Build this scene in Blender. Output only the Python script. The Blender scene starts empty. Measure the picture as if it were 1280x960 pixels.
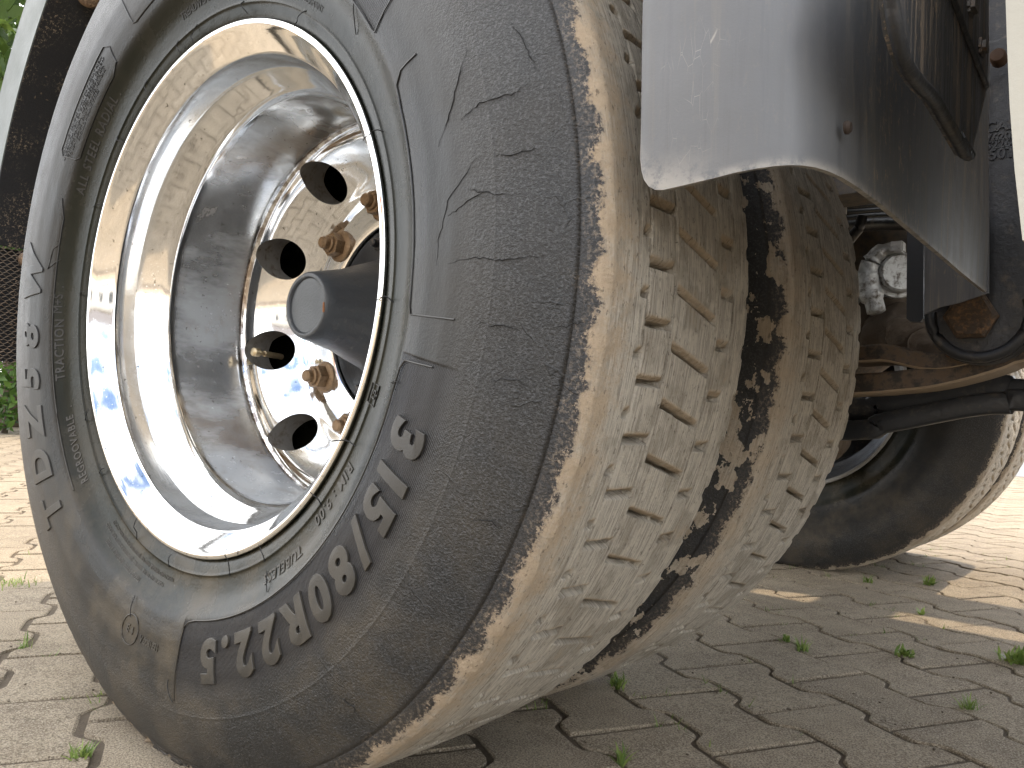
import bpy, bmesh, math, random
import numpy as np
from mathutils import Vector, Matrix
random.seed(7); rng = np.random.default_rng(7)
PI = math.pi
sc = bpy.context.scene
COL = sc.collection
H = 0.522                      # wheel centre above the ground

# ---------------------------------------------------------------- camera
CP = (0.8438, -0.4821, -0.1242 + H)
YAW, PIT, ROL, FOC = 0.6864, 0.0358, 0.0417, 1.0148
f = Vector((-math.sin(YAW)*math.cos(PIT), math.cos(YAW)*math.cos(PIT), math.sin(PIT)))
r0 = Vector((math.cos(YAW), math.sin(YAW), 0)); u0 = r0.cross(f)
rv = r0*math.cos(ROL)+u0*math.sin(ROL); uv_ = -r0*math.sin(ROL)+u0*math.cos(ROL)
cam = bpy.data.cameras.new('camera'); cam.sensor_width = 36; cam.lens = 36*FOC*1000/1280
cam.clip_start = .02; cam.clip_end = 2000
co = bpy.data.objects.new('camera', cam); COL.objects.link(co)
M = Matrix((rv, uv_, -f)).transposed().to_4x4(); M.translation = CP
co.matrix_world = M; sc.camera = co

def px(x, y, ax, val):
    """point where the line of sight through photo pixel (x, y) crosses a plane; z measured from the wheel centre"""
    d = f+rv*((x-640)/(1000*FOC))-uv_*((y-480)/(1000*FOC))
    o = Vector((CP[0], CP[1], CP[2]-H)); t = (val-o[ax])/d[ax]
    return o+d*t

# ---------------------------------------------------------------- light
SUN = Vector((.6*math.cos(math.radians(62)), .8*math.cos(math.radians(62)), math.sin(math.radians(62))))
w = bpy.data.worlds.new('World'); sc.world = w; w.use_nodes = True
nt = w.node_tree; nt.nodes.clear()
out = nt.nodes.new('ShaderNodeOutputWorld'); bg = nt.nodes.new('ShaderNodeBackground')
sky = nt.nodes.new('ShaderNodeTexSky'); sky.sky_type = 'NISHITA'; sky.sun_disc = False
sky.sun_elevation = math.radians(62); sky.sun_rotation = math.atan2(SUN.x, SUN.y)
sky.air_density = 1.0; sky.dust_density = 1.5; sky.ozone_density = 1.2
tc = nt.nodes.new('ShaderNodeTexCoord'); mp = nt.nodes.new('ShaderNodeMapping'); mp.inputs['Scale'].default_value = (1, 1, 2.2)
no = nt.nodes.new('ShaderNodeTexNoise'); no.inputs['Scale'].default_value = 2.3; no.inputs['Detail'].default_value = 7; no.inputs['Roughness'].default_value = .58
cr = nt.nodes.new('ShaderNodeValToRGB'); cr.color_ramp.elements[0].position = .40; cr.color_ramp.elements[1].position = .58
mx = nt.nodes.new('ShaderNodeMix'); mx.data_type = 'RGBA'
mx.inputs[7].default_value = (14.6, 14.5, 14.4, 1)
nt.links.new(tc.outputs['Generated'], mp.inputs[0]); nt.links.new(mp.outputs[0], no.inputs['Vector'])
nt.links.new(no.outputs[0], cr.inputs[0]); nt.links.new(cr.outputs[0], mx.inputs[0])
nt.links.new(sky.outputs[0], mx.inputs[6]); nt.links.new(mx.outputs[2], bg.inputs[0])
bg.inputs[1].default_value = .15
nt.links.new(bg.outputs[0], out.inputs[0])
sl = bpy.data.lights.new('sun', 'SUN'); sl.energy = 2.0; sl.angle = math.radians(.5); sl.color = (1, .83, .62)
so = bpy.data.objects.new('sun', sl); COL.objects.link(so)
so.rotation_euler = SUN.to_track_quat('Z', 'Y').to_euler()
sc.view_settings.view_transform = 'Standard'; sc.view_settings.look = 'None'
sc.view_settings.exposure = 1.25; sc.view_settings.gamma = 1; sc.view_settings.use_curve_mapping = False
sc.cycles.max_bounces = 8; sc.cycles.diffuse_bounces = 4; sc.cycles.glossy_bounces = 6
sc.cycles.caustics_reflective = False

# ---------------------------------------------------------------- material helpers
class NT:
    def __init__(s, name):
        s.m = bpy.data.materials.new(name); s.m.use_nodes = True; s.t = s.m.node_tree
        s.b = s.t.nodes['Principled BSDF']
    def n(s, typ, **kw):
        nd = s.t.nodes.new('ShaderNode'+typ)
        for k, v in kw.items():
            if hasattr(nd, k) and k not in nd.inputs: setattr(nd, k, v)
            else: nd.inputs[k].default_value = v
        return nd
    def l(s, a, b): s.t.links.new(a, b)
    def inp(s, sock, v):
        if hasattr(v, 'is_output') or hasattr(v, 'links'): s.l(v, sock)
        else: sock.default_value = v
    def noise(s, vec, scale, detail=3, rough=.55, mapscale=None):
        if mapscale:
            m = s.n('Mapping'); s.l(vec, m.inputs[0]); m.inputs['Scale'].default_value = mapscale; vec = m.outputs[0]
        nd = s.n('TexNoise'); s.l(vec, nd.inputs['Vector']); nd.inputs['Scale'].default_value = scale
        nd.inputs['Detail'].default_value = detail; nd.inputs['Roughness'].default_value = rough
        return nd.outputs[0]
    def ramp(s, v, a, b, lo=0., hi=1., smooth=True):
        nd = s.n('MapRange'); nd.interpolation_type = 'SMOOTHSTEP' if smooth else 'LINEAR'
        s.inp(nd.inputs[0], v); nd.inputs[1].default_value = a; nd.inputs[2].default_value = b
        nd.inputs[3].default_value = lo; nd.inputs[4].default_value = hi
        return nd.outputs[0]
    def mix(s, fac, a, b):
        nd = s.n('Mix', data_type='RGBA'); s.inp(nd.inputs[0], fac)
        for i, v in ((6, a), (7, b)):
            if isinstance(v, tuple): v = (*v, 1) if len(v) == 3 else v
            elif isinstance(v, (int, float)): v = (v, v, v, 1)
            s.inp(nd.inputs[i], v)
        return nd.outputs[2]
    def math(s, op, a, b=0.):
        nd = s.n('Math', operation=op); s.inp(nd.inputs[0], a); s.inp(nd.inputs[1], b); return nd.outputs[0]
    def attr(s, name):
        nd = s.n('Attribute'); nd.attribute_name = name; return nd.outputs['Fac']
    def bump(s, h, strength, dist=.001, prev=None):
        nd = s.n('Bump'); s.l(h, nd.inputs['Height']); nd.inputs['Strength'].default_value = strength
        nd.inputs['Distance'].default_value = dist
        if prev: s.l(prev, nd.inputs['Normal'])
        return nd.outputs[0]
    def obj(s): return s.n('TexCoord').outputs['Object']
    def uv(s): return s.n('TexCoord').outputs['UV']
    def radius(s):
        sp = s.n('SeparateXYZ'); s.l(s.obj(), sp.inputs[0])
        a = s.math('MULTIPLY', sp.outputs[0], sp.outputs[0]); b = s.math('MULTIPLY', sp.outputs[2], sp.outputs[2])
        return s.math('SQRT', s.math('ADD', a, b)), sp.outputs[1], sp.outputs[0], sp.outputs[2]
    def set(s, col=None, rough=None, metal=None, normal=None, spec=None, coat=None):
        for k, v in (('Base Color', col), ('Roughness', rough), ('Metallic', metal), ('Normal', normal), ('Specular IOR Level', spec), ('Coat Weight', coat)):
            if v is None: continue
            if isinstance(v, tuple) and len(v) == 3: v = (*v, 1)
            s.inp(s.b.inputs[k], v)
        return s.m

def mat_basic(name, col, rough=.5, metal=0., var=.25, scale=8., dirt=None, dirtamt=.4, bump=.15, bscale=120., stretch=None):
    s = NT(name); o = s.obj()
    n1 = s.noise(o, scale, 5, .6, stretch)
    c = s.mix(n1, tuple(v*(1-var) for v in col), tuple(min(1, v*(1+var)) for v in col))
    rg = s.ramp(n1, .3, .7, rough*.85, min(1, rough*1.2))
    if dirt:
        n2 = s.noise(o, scale*2.7, 6, .7, stretch)
        fac = s.ramp(n2, 1-dirtamt-.12, 1-dirtamt+.12)
        c = s.mix(fac, c, dirt); rg = s.math('MAXIMUM', rg, s.math('MULTIPLY', fac, .85))
        if metal: s.inp(s.b.inputs['Metallic'], s.ramp(fac, 0, 1, metal, 0))
    s.set(c, rg, None if (dirt and metal) else metal, s.bump(s.noise(o, bscale, 4, .6), bump, .002))
    return s.m

# tyre rubber: attributes sd / sdi (metres from the tread edges), lug, tan, panel drive the coat of dust and dried mud
def mat_tyre(name, flakes=False, tanmul=1.):
    s = NT(name); o = s.obj(); uv = s.uv()
    r, y, ox, oz = s.radius()
    sd = s.attr('sd'); sdi = s.attr('sdi'); lug = s.attr('lug'); tan0 = s.attr('tan'); panel = s.attr('panel')
    A = s.noise(uv, 55, 5, .65); B = s.noise(uv, 260, 5, .7); C = s.noise(uv, 18, 4, .6)
    def add(*v):
        t = v[0]
        for q in v[1:]: t = s.math('ADD', t, q)
        return t
    def mul(a_, b_): return s.math('MULTIPLY', a_, b_)
    wig = add(mul(A, .026), mul(B, .020), mul(C, .012), mul(mul(lug, C), .009), -.0200)
    crust = s.ramp(add(sd, wig), -.0012, .0014)
    crust = mul(crust, s.ramp(add(sdi, mul(A, .03), -.014), .004, .0015))
    if flakes:
        f0 = s.noise(uv, 1, 5, .6, (8, 12, 1)); f1 = s.noise(uv, 1, 5, .62, (21, 30, 1)); f2 = s.noise(uv, 1, 5, .7, (62, 80, 1))
        fl = s.math('MAXIMUM', s.ramp(add(f0, mul(f2, .10)), .615, .622), s.ramp(f1, .70, .71)); fl = s.math('MAXIMUM', fl, s.math('MAXIMUM', s.ramp(add(f1, mul(f2, .12)), .640, .648), s.ramp(f2, .645, .655)))
        fl = mul(fl, s.ramp(sd, -.12, -.10)); fl = mul(fl, s.ramp(sd, .01, .0)); crust = s.math('MAXIMUM', crust, fl)
    big = s.noise(o, 9, 4, .6)
    side = s.mix(big, (.0085, .009, .0092), (.016, .0158, .0152)); side = s.mix(s.ramp(r, .362, .350), side, (.0075, .0095, .0065))
    dusty = s.noise(o, 14, 5, .65)
    low = s.ramp(oz, -.06, -.40)             # road dust has settled on the lower half of the sidewall
    dfac = mul(s.ramp(dusty, .33, .72), add(mul(low, .55), .10))
    side = s.mix(dfac, side, (.088, .068, .042))
    stip = s.noise(o, 420, 3, .7)
    side = s.mix(mul(s.ramp(stip, .50, .60, 0, .30), s.ramp(r, .40, .47, .06, 1)), side, (.115, .115, .118))
    side = s.mix(mul(panel, .75), side, (.011, .011, .013))
    edge = mul(s.ramp(sd, -.034, -.026), s.ramp(r, .5, .507)); side = s.mix(mul(edge, .55), side, (.020, .020, .022))
    halo = mul(s.ramp(add(sd, wig), -.016, .0), s.ramp(B, .47, .60)); side = s.mix(mul(halo, .55), side, (.26, .21, .155))
    strk = s.noise(uv, 1, 6, .7, (14, 420, 1)); strk2 = s.noise(uv, 1, 4, .6, (60, 90, 1))
    strkB = s.noise(uv, 1, 5, .75, (30, 900, 1)); grey = s.mix(s.ramp(add(mul(strk, .6), mul(strkB, .4)), .40, .58), (.32, .280, .225), (.66, .60, .50))
    grey = s.mix(s.ramp(strk2, .50, .62, 0, .6), grey, (.64, .58, .475))
    grey = s.mix(mul(s.ramp(C, .50, .60), .45), grey, (.26, .22, .165))
    shoulder = s.ramp(sd, .060, .0)
    tan = mul(s.ramp(add(mul(A, .5), mul(B, .3), mul(shoulder, .27), mul(mul(lug, shoulder), .10)), .50, .78), 1)
    tan = s.math('MAXIMUM', tan, mul(tan0, s.ramp(B, .25, .5)))
    tan = s.math('MAXIMUM', tan, mul(s.ramp(C, .60, .72), .45)); tan = mul(mul(tan, crust), tanmul)
    tn = s.mix(s.noise(o, 130, 5, .7), (.38, .285, .19), (.68, .54, .38))
    col = s.mix(crust, side, grey); col = s.mix(tan, col, tn)
    rim_ = mul(s.ramp(add(sd, wig), -.004, .0), s.ramp(add(sd, wig), .004, .0)); col = s.mix(mul(rim_, .25), col, (.10, .06, .035))
    grit = s.noise(o, 480, 3, .7); outer = s.ramp(r, .405, .475, .12, 1.0)
    rough = s.mix(crust, mul(s.ramp(dusty, .3, .7, .88, 1.15), s.ramp(r, .35, .43, .26, .44)), .85)
    # knurled hatching inside the lettering panels
    wv = s.math('SINE', mul(add(ox, mul(oz, .75)), 2*PI/.0026))
    nb = s.bump(mul(wv, panel), .35, .0006)
    nb = s.bump(mul(grit, outer), .9, .0022, nb)
    nb = s.bump(s.noise(uv, 1, 4, .6, (35, 120, 1)), .16, .002, nb)
    # weather cracks, mostly across the outer sidewall
    v = s.n('TexVoronoi', feature='DISTANCE_TO_EDGE'); mpn = s.n('Mapping'); s.l(uv, mpn.inputs[0]); mpn.inputs['Scale'].default_value = (16, 7, 1)
    dv = s.n('TexNoise'); s.l(uv, dv.inputs['Vector']); dv.inputs['Scale'].default_value = 30; dv.inputs['Detail'].default_value = 4
    vm0 = s.n('VectorMath', operation='MULTIPLY_ADD'); s.l(dv.outputs['Color'], vm0.inputs[0]); vm0.inputs[1].default_value = (.5, .5, 0); s.l(mpn.outputs[0], vm0.inputs[2])
    s.l(vm0.outputs[0], v.inputs['Vector']); v.inputs['Scale'].default_value = 1.0
    gate = mul(s.ramp(s.noise(uv, 13, 3, .6), .50, .58), s.ramp(r, .43, .455))
    crk = mul(s.ramp(v.outputs[0], .013, .003), gate); col = s.mix(mul(mul(crk, s.math('SUBTRACT', 1, crust)), .6), col, (.006, .006, .006))
    nb = s.bump(mul(crk, -1), .6, .001, nb)
    pit = s.noise(uv, 1, 4, .7, (110, 240, 1)); col = s.mix(mul(mul(s.ramp(pit, .42, .34), crust), .6), col, (.09, .07, .05))
    nb2 = s.bump(s.noise(o, 300, 6, .8), 1., .0040); nb2 = s.bump(pit, .7, .003, nb2); nb2 = s.bump(strk, .6, .002, nb2); nb2 = s.bump(crust, .8, .002, nb2); nb2 = s.bump(B, .5, .003, nb2)
    vm = s.n('Mix', data_type='VECTOR'); s.inp(vm.inputs[0], crust); s.l(nb, vm.inputs[4]); s.l(nb2, vm.inputs[5])
    return s.set(col, rough, 0., vm.outputs[1], s.ramp(r, .365, .455, .17, .50))

def mat_alu():
    s = NT('polished_aluminium'); o = s.obj(); r, y, ox, oz = s.radius()
    barrel = s.math('MULTIPLY', s.ramp(y, .085, .10), s.ramp(y, .205, .195))
    bead = s.math('MULTIPLY', s.ramp(y, .022, .027), s.ramp(y, .060, .050))
    st = s.noise(o, 7, 6, .65, (1, .35, 1)); fine = s.noise(o, 60, 5, .7)
    haze = s.math('MULTIPLY', barrel, s.ramp(st, .40, .60, .48, .95))
    haze = s.math('MAXIMUM', haze, s.math('MULTIPLY', bead, .4))
    col = s.mix(haze, (.88, .875, .86), (.70, .73, .755))
    dirt = s.math('MULTIPLY', s.ramp(s.noise(o, 26, 6, .72), .54, .66), s.ramp(barrel, 0, 1, .10, .35))
    col = s.mix(dirt, col, (.30, .24, .17))
    vs2 = s.n('TexVoronoi'); s.l(o, vs2.inputs['Vector']); vs2.inputs['Scale'].default_value = 120
    col = s.mix(s.math('MULTIPLY', s.ramp(vs2.outputs[0], .16, .08), .55), col, (.92, .92, .93)); col = s.mix(s.math('MULTIPLY', s.ramp(s.noise(o, 130, 3, .7), .66, .70), .7), col, (.10, .08, .06))
    # rust-brown grime collected in the seam of barrel and disc
    seam = s.math('MULTIPLY', s.math('MULTIPLY', s.ramp(y, .192, .199), s.ramp(y, .209, .203)), s.ramp(s.noise(o, 30, 5, .7), .42, .55))
    col = s.mix(s.math('MULTIPLY', seam, .75), col, (.12, .065, .03))
    rough = s.ramp(haze, 0, 1, .06, .24)
    rough = s.math('ADD', rough, s.math('MULTIPLY', s.ramp(fine, .35, .75), .05))
    rough = s.math('MAXIMUM', rough, s.math('MULTIPLY', dirt, .7))
    scr = s.noise(o, 1, 2, .5, (40, 500, 40))
    vor = s.n('TexVoronoi'); s.l(o, vor.inputs['Vector']); vor.inputs['Scale'].default_value = 190
    spk = s.ramp(vor.outputs[0], .12, .04)
    nb = s.bump(s.noise(o, 10, 2, .5), .05, .004); nb = s.bump(scr, .03, .001, nb); nb = s.bump(spk, .15, .0006, nb)
    return s.set(col, rough, s.math('MULTIPLY', s.ramp(dirt, 0, 1, 1, .3), s.ramp(haze, .2, 1, 1, .42)), nb)

def mat_paver():
    s = NT('concrete_paver'); g = s.n('NewGeometry').outputs['Position']
    oi = s.n('ObjectInfo').outputs['Random']; ai = s.attr('tone')
    rnd = s.math('FRACT', s.math('ADD', oi, ai))
    a = s.noise(g, 1.6, 4, .6); b = s.noise(g, 16, 5, .65); c = s.noise(g, 430, 3, .8)
    base = s.mix(rnd, (.262, .212, .145), (.325, .268, .190))
    base = s.mix(s.ramp(b, .42, .60, 0, .6), base, (.19, .148, .102))
    base = s.mix(s.ramp(a, .45, .62, 0, .5), base, (.36, .29, .20))
    base = s.mix(s.ramp(c, .51, .62, 0, .75), base, (.48, .42, .33))
    base = s.mix(s.ramp(c, .49, .40, 0, .75), base, (.085, .07, .055))
    dk = s.noise(g, 40, 6, .8)
    base = s.mix(s.ramp(dk, .56, .66, 0, .55), base, (.13, .10, .075))
    nb = s.bump(c, .9, .003); nb = s.bump(s.noise(g, 90, 4, .7), .4, .004, nb)
    return s.set(base, .88, 0., nb, .3)

def mat_ground(name, c1, c2, sc1=3, sc2=200):
    s = NT(name); g = s.n('NewGeometry').outputs['Position']
    c = s.mix(s.noise(g, sc1, 5, .65), c1, c2)
    c = s.mix(s.ramp(s.noise(g, sc2, 4, .75), .5, .7, 0, .5), c, tuple(v*.5 for v in c1))
    return s.set(c, .92, 0., s.bump(s.noise(g, sc2, 5, .75), .9, .006), .25)

def mat_plastic():      # scuffed black mudguard plastic, dust streaks running down
    s = NT('scuffed_black_plastic'); o = s.obj()
    st = s.noise(o, 1, 6, .72, (80, 80, 3.0)); big = s.noise(o, 6, 4, .6); sp = s.noise(o, 170, 4, .75, (1, 1, .45))
    c = s.mix(big, (.098, .102, .108), (.130, .133, .138))
    spq = s.n('SeparateXYZ'); s.l(o, spq.inputs[0]); gy = s.ramp(spq.outputs[1], .02, .12, .22, 1)
    c = s.mix(s.math('MULTIPLY', s.ramp(st, .50, .66, 0, .65), gy), c, (.25, .22, .18)); c = s.mix(s.math('MULTIPLY', s.ramp(st, .46, .34, 0, .55), gy), c, (.035, .036, .040))
    sp3 = s.n('SeparateXYZ'); s.l(o, sp3.inputs[0])
    c = s.mix(s.math('MULTIPLY', s.math('MULTIPLY', s.ramp(sp, .575, .64, 0, .8), s.ramp(sp3.outputs[1], .06, .16, .06, 1)), s.ramp(s.noise(o, 5, 3, .6), .46, .58)), c, (.32, .25, .17))
    spx = s.n('SeparateXYZ'); s.l(o, spx.inputs[0])
    edge = s.math('MULTIPLY', s.attr('scuff'), s.ramp(s.noise(o, 50, 6, .8), .35, .55))
    c = s.mix(s.math('MULTIPLY', edge, .5), c, (.50, .46, .40))
    # pale scratches
    v = s.n('TexVoronoi', feature='DISTANCE_TO_EDGE'); m2 = s.n('Mapping'); s.l(o, m2.inputs[0]); m2.inputs['Scale'].default_value = (30, 30, 9); m2.inputs['Rotation'].default_value = (.4, .5, .3)
    s.l(m2.outputs[0], v.inputs['Vector'])
    scr = s.math('MULTIPLY', s.ramp(v.outputs[0], .010, 0), s.ramp(s.noise(o, 14, 3, .6), .60, .68))
    c = s.mix(s.math('MULTIPLY', scr, .6), c, (.36, .34, .31))
    rg = s.ramp(st, .35, .65, .42, .62)
    nb = s.bump(s.noise(o, 500, 3, .6), .12, .001); nb = s.bump(big, .3, .01, nb)
    return s.set(c, rg, 0., nb, .5)

def mat_flap():
    s = NT('muddy_flap_plastic'); o = s.obj(); st = s.noise(o, 1, 6, .72, (1, 75, 2.5)); n2 = s.noise(o, 220, 4, .75, (1, 1, .4))
    c = s.mix(s.noise(o, 8, 4, .6), (.022, .024, .028), (.060, .062, .068)); c = s.mix(s.ramp(st, .52, .58, 0, .8), c, (.20, .16, .125)); c = s.mix(s.ramp(n2, .58, .66, 0, .8), c, (.30, .23, .16))
    return s.set(c, s.ramp(st, .4, .6, .32, .7), 0., s.bump(n2, .4, .002), .5)
MFLAP = mat_flap()
def mat_speck():        # black guard lining spattered with mud
    s = NT('spattered_black_lining'); o = s.obj()
    n1 = s.noise(o, 230, 5, .85); n2 = s.noise(o, 12, 3, .6)
    c = s.mix(s.math('MULTIPLY', s.ramp(n1, .545, .60), s.ramp(n2, .42, .6)), (.008, .008, .009), (.26, .20, .14))
    return s.set(c, .7, 0., s.bump(n1, .8, .004))

def mat_leaf(name, c1, c2):
    s = NT(name); rnd = s.n('NewGeometry').outputs['Random Per Island']
    c = s.mix(rnd, c1, c2); s.set(c, .5, 0.)
    tr = s.n('BsdfTranslucent'); s.l(c, tr.inputs[0]); ms = s.n('MixShader'); ms.inputs[0].default_value = .35
    s.l(s.b.outputs[0], ms.inputs[1]); s.l(tr.outputs[0], ms.inputs[2]); s.l(ms.outputs[0], s.t.nodes['Material Output'].inputs[0])
    return s.m

MT = mat_tyre('tyre_rubber'); MT2 = mat_tyre('tyre_rubber_flaked', True, .6); MT3 = mat_tyre('tyre_rubber_far', False, .35); MALU = mat_alu(); MPAV = mat_paver()
MJOINT = mat_ground('joint_sand', (.10, .08, .058), (.20, .16, .118), 60, 420)
MFAR = mat_ground('sandy_ground', (.30, .24, .165), (.38, .31, .22), 1.2, 40)
MASPH = mat_ground('worn_asphalt', (.20, .205, .21), (.27, .275, .28), 1, 150)
MPL = mat_plastic(); MSPK = mat_speck()
MRUST = mat_basic('rusty_nut_steel', (.29, .19, .105), .42, .55, .4, 90, (.12, .055, .025), .38, .7, 260)
MRUSTG = mat_basic('rust_stained_washer', (.40, .33, .25), .5, .5, .4, 60, (.22, .10, .04), .4, .5, 260)
MHUB = mat_basic('hub_grey_paint', (.040, .044, .049), .38, 0., .15, 20, (.16, .15, .13), .30, .25, 300)
MBLK = mat_basic('black_chassis_paint', (.020, .021, .024), .42, 0., .35, 14, (.11, .09, .07), .36, .5, 140)
MBLK2 = mat_basic('dark_rubber_hose', (.022, .024, .028), .45, 0., .3, 14, (.10, .085, .065), .36, .3, 140)
MSPR = mat_basic('rusty_spring_steel', (.045, .038, .033), .62, .1, .4, 25, (.13, .092, .062), .52, .9, 150)
MDUSTLIT = mat_basic('tan_dust_ground_light', (.34, .265, .19), .9, 0., .25, 40, (.2, .14, .09), .3, .6, 160)
MRAIL = mat_basic('dusty_frame_paint', (.12, .115, .11), .7, 0., .3, 10, (.22, .18, .14), .5, .5, 90)
MRAW = mat_basic('orange_rust', (.23, .09, .03), .8, 0., .45, 60, (.10, .04, .02), .4, .7, 200)
MUDB = mat_basic('caked_brown_mud', (.105, .078, .055), .9, 0., .4, 30, (.09, .065, .045), .4, 1., 120)
MCAST = mat_basic('grey_cast_aluminium', (.52, .52, .50), .48, .5, .25, 25, (.11, .085, .06), .42, .7, 160)
MSTEEL = mat_basic('dusty_steel_rim', (.20, .185, .165), .55, .4, .3, 16, (.12, .09, .065), .45, .5, 90)
MLIP = mat_basic('grey_guard_edge', (.10, .115, .105), .5, 0., .15, 10, (.25, .23, .19), .25, .2, 200)
MCREAM = mat_basic('cream_plastic', (.40, .385, .33), .4, 0., .06, 9, (.50, .42, .31), .2, .15, 200)
MWHITE = mat_basic('white_paint', (.78, .80, .80), .4, 0., .05, 9)
MBODY = mat_basic('grey_body_paint', (.20, .215, .22), .4, 0., .12, 4, (.22, .18, .13), .3, .2, 60)
MBRASS = mat_basic('valve_brass', (.50, .40, .25), .35, .9, .3, 60, (.20, .13, .07), .35, .3, 200)
MHAIR = mat_basic('moulding_hair_rubber', (.006, .006, .006), .8)
def mat_letter():
    s = NT('raised_lettering_rubber'); o = s.obj(); r, y, ox, oz = s.radius()
    d = s.noise(o, 30, 4, .6); low = s.ramp(oz, .05, -.33)
    c = s.mix(low, (.012, .0125, .013), (.040, .034, .025)); c = s.mix(s.ramp(d, .42, .6, 0, .5), c, (.018, .017, .015))
    return s.set(c, .45, 0., s.bump(s.noise(o, 700, 3, .6), .25, .001), .45)
MLET = mat_letter()
MLEAF = mat_leaf('hedge_leaf', (.035, .085, .012), (.11, .20, .035))
MLEAF2 = mat_leaf('tree_leaf', (.05, .10, .02), (.16, .25, .06))
MGR = mat_leaf('weed_blade', (.10, .17, .03), (.27, .34, .09))
MBARK = mat_basic('bark', (.10, .075, .05), .9)

# ---------------------------------------------------------------- mesh helpers
def link(name, me, mats, parent=None, loc=None, smooth=None):
    o = bpy.data.objects.new(name, me); COL.objects.link(o)
    if not me.materials:
        for m in (mats if isinstance(mats, (list, tuple)) else [mats]): me.materials.append(m)
    if parent: o.parent = parent
    if loc is not None: o.location = loc
    if smooth is not None:
        me.polygons.foreach_set('use_smooth', [True]*len(me.polygons))
        if smooth < 180: me.set_sharp_from_angle(angle=math.radians(smooth))
    return o
def from_bm(name, bm, m, parent=None, loc=None, smooth=40):
    bmesh.ops.recalc_face_normals(bm, faces=bm.faces)
    me = bpy.data.meshes.new(name); bm.to_mesh(me); bm.free()
    return link(name, me, m, parent, loc, smooth)
def tag(o, label=None, cat=None, group=None, kind=None):
    for k, v in (('label', label), ('category', cat), ('group', group), ('kind', kind)):
        if v: o[k] = v
    return o
def np_mesh(name, V, F, uv=None, attrs=None):
    me = bpy.data.meshes.new(name); F = np.asarray(F, np.int32)
    me.vertices.add(len(V)); me.vertices.foreach_set('co', np.asarray(V, np.float32).ravel())
    n = F.shape[1]; me.loops.add(F.size); me.loops.foreach_set('vertex_index', F.ravel())
    me.polygons.add(len(F)); me.polygons.foreach_set('loop_start', np.arange(len(F), dtype=np.int32)*n)
    me.polygons.foreach_set('loop_total', np.full(len(F), n, np.int32))
    if uv is not None:
        l = me.uv_layers.new(name='UVMap'); l.data.foreach_set('uv', np.asarray(uv, np.float32)[F.ravel()].ravel())
    for k, a in (attrs or {}).items():
        at = me.attributes.new(k, 'FLOAT', 'POINT'); at.data.foreach_set('value', np.asarray(a, np.float32).ravel())
    me.update(calc_edges=True); me.validate()
    return me
def lathe(prof, seg=96, a0=0, a1=2*PI, close=False):
    """prof: list of (y, r), turned about the Y axis"""
    full = abs(a1-a0-2*PI) < 1e-6; n = seg if full else seg+1
    A = a0+(a1-a0)*np.arange(n)/seg; P = np.array(prof)
    V = np.stack([np.outer(np.cos(A), P[:, 1]), np.broadcast_to(P[:, 0], (n, len(P))), np.outer(np.sin(A), P[:, 1])], -1).reshape(-1, 3)
    m = len(P); i = np.arange(seg)[:, None]; k = m if close else m-1; j = np.arange(k)[None]
    i2 = (i+1) % n; j2 = (j+1) % m
    F = np.stack([(i*m+j), (i*m+j2), (i2*m+j2), (i2*m+j)], -1).reshape(-1, 4)
    return V, F
def lathe_obj(name, prof, m, parent=None, seg=96, loc=None, smooth=35, close=False, **kw):
    V, F = lathe(prof, seg, close=close, **kw); me = np_mesh(name, V, F); o = link(name, me, m, parent, loc, smooth)
    bm = bmesh.new(); bm.from_mesh(me); bmesh.ops.remove_doubles(bm, verts=bm.verts, dist=1e-6)
    bmesh.ops.recalc_face_normals(bm, faces=bm.faces); bm.to_mesh(me); bm.free(); return o
def bx(bm, lo, hi, bev=0.):
    lo, hi = Vector(lo), Vector(hi); g = bmesh.ops.create_cube(bm, size=1)
    for v in g['verts']: v.co = Vector([(lo[i]+hi[i])/2+v.co[i]*(hi[i]-lo[i]) for i in range(3)])
    if bev: bmesh.ops.bevel(bm, geom=list({e for v in g['verts'] for e in v.link_edges}), offset=bev, segments=2, affect='EDGES')
def box_obj(name, lo, hi, m, parent=None, bev=.004, **kw):
    bm = bmesh.new(); bx(bm, lo, hi, bev); return from_bm(name, bm, m, parent, **kw)
def tube(bm, pts, rad, seg=8, flat=None):
    """swept tube; flat=(a,b) gives an oval/flat section, first axis horizontal"""
    P = [Vector(p) for p in pts]; rings = []
    for i, p in enumerate(P):
        t = (P[min(i+1, len(P)-1)]-P[max(i-1, 0)]).normalized()
        a = Vector((0, 0, 1)) if abs(t.z) < .9 else Vector((0, 1, 0))
        s = t.cross(a).normalized(); u = s.cross(t); rr = rad[i] if isinstance(rad, (list, tuple)) else rad
        ring = []
        for k in range(seg):
            c, d = math.cos(2*PI*k/seg), math.sin(2*PI*k/seg)
            if flat:
                c = math.copysign(abs(c)**.35, c)*flat[0]; d = math.copysign(abs(d)**.35, d)*flat[1]
                ring.append(bm.verts.new(p+s*c+u*d))
            else: ring.append(bm.verts.new(p+(s*c+u*d)*rr))
        rings.append(ring)
    for a, b in zip(rings, rings[1:]):
        for k in range(seg): bm.faces.new((a[k], a[(k+1) % seg], b[(k+1) % seg], b[k]))
    bm.faces.new(rings[0][::-1]); bm.faces.new(rings[-1])
def smooth_path(pts, n=6):
    P = [Vector(p) for p in pts]; o = []
    for i in range(len(P)-1):
        a, b, c, d = P[max(i-1, 0)], P[i], P[i+1], P[min(i+2, len(P)-1)]
        for k in range(n):
            t = k/n; o.append(.5*((2*b)+(c-a)*t+(2*a-5*b+4*c-d)*t*t+(3*b-a-3*c+d)*t**3))
    o.append(P[-1]); return o
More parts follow.
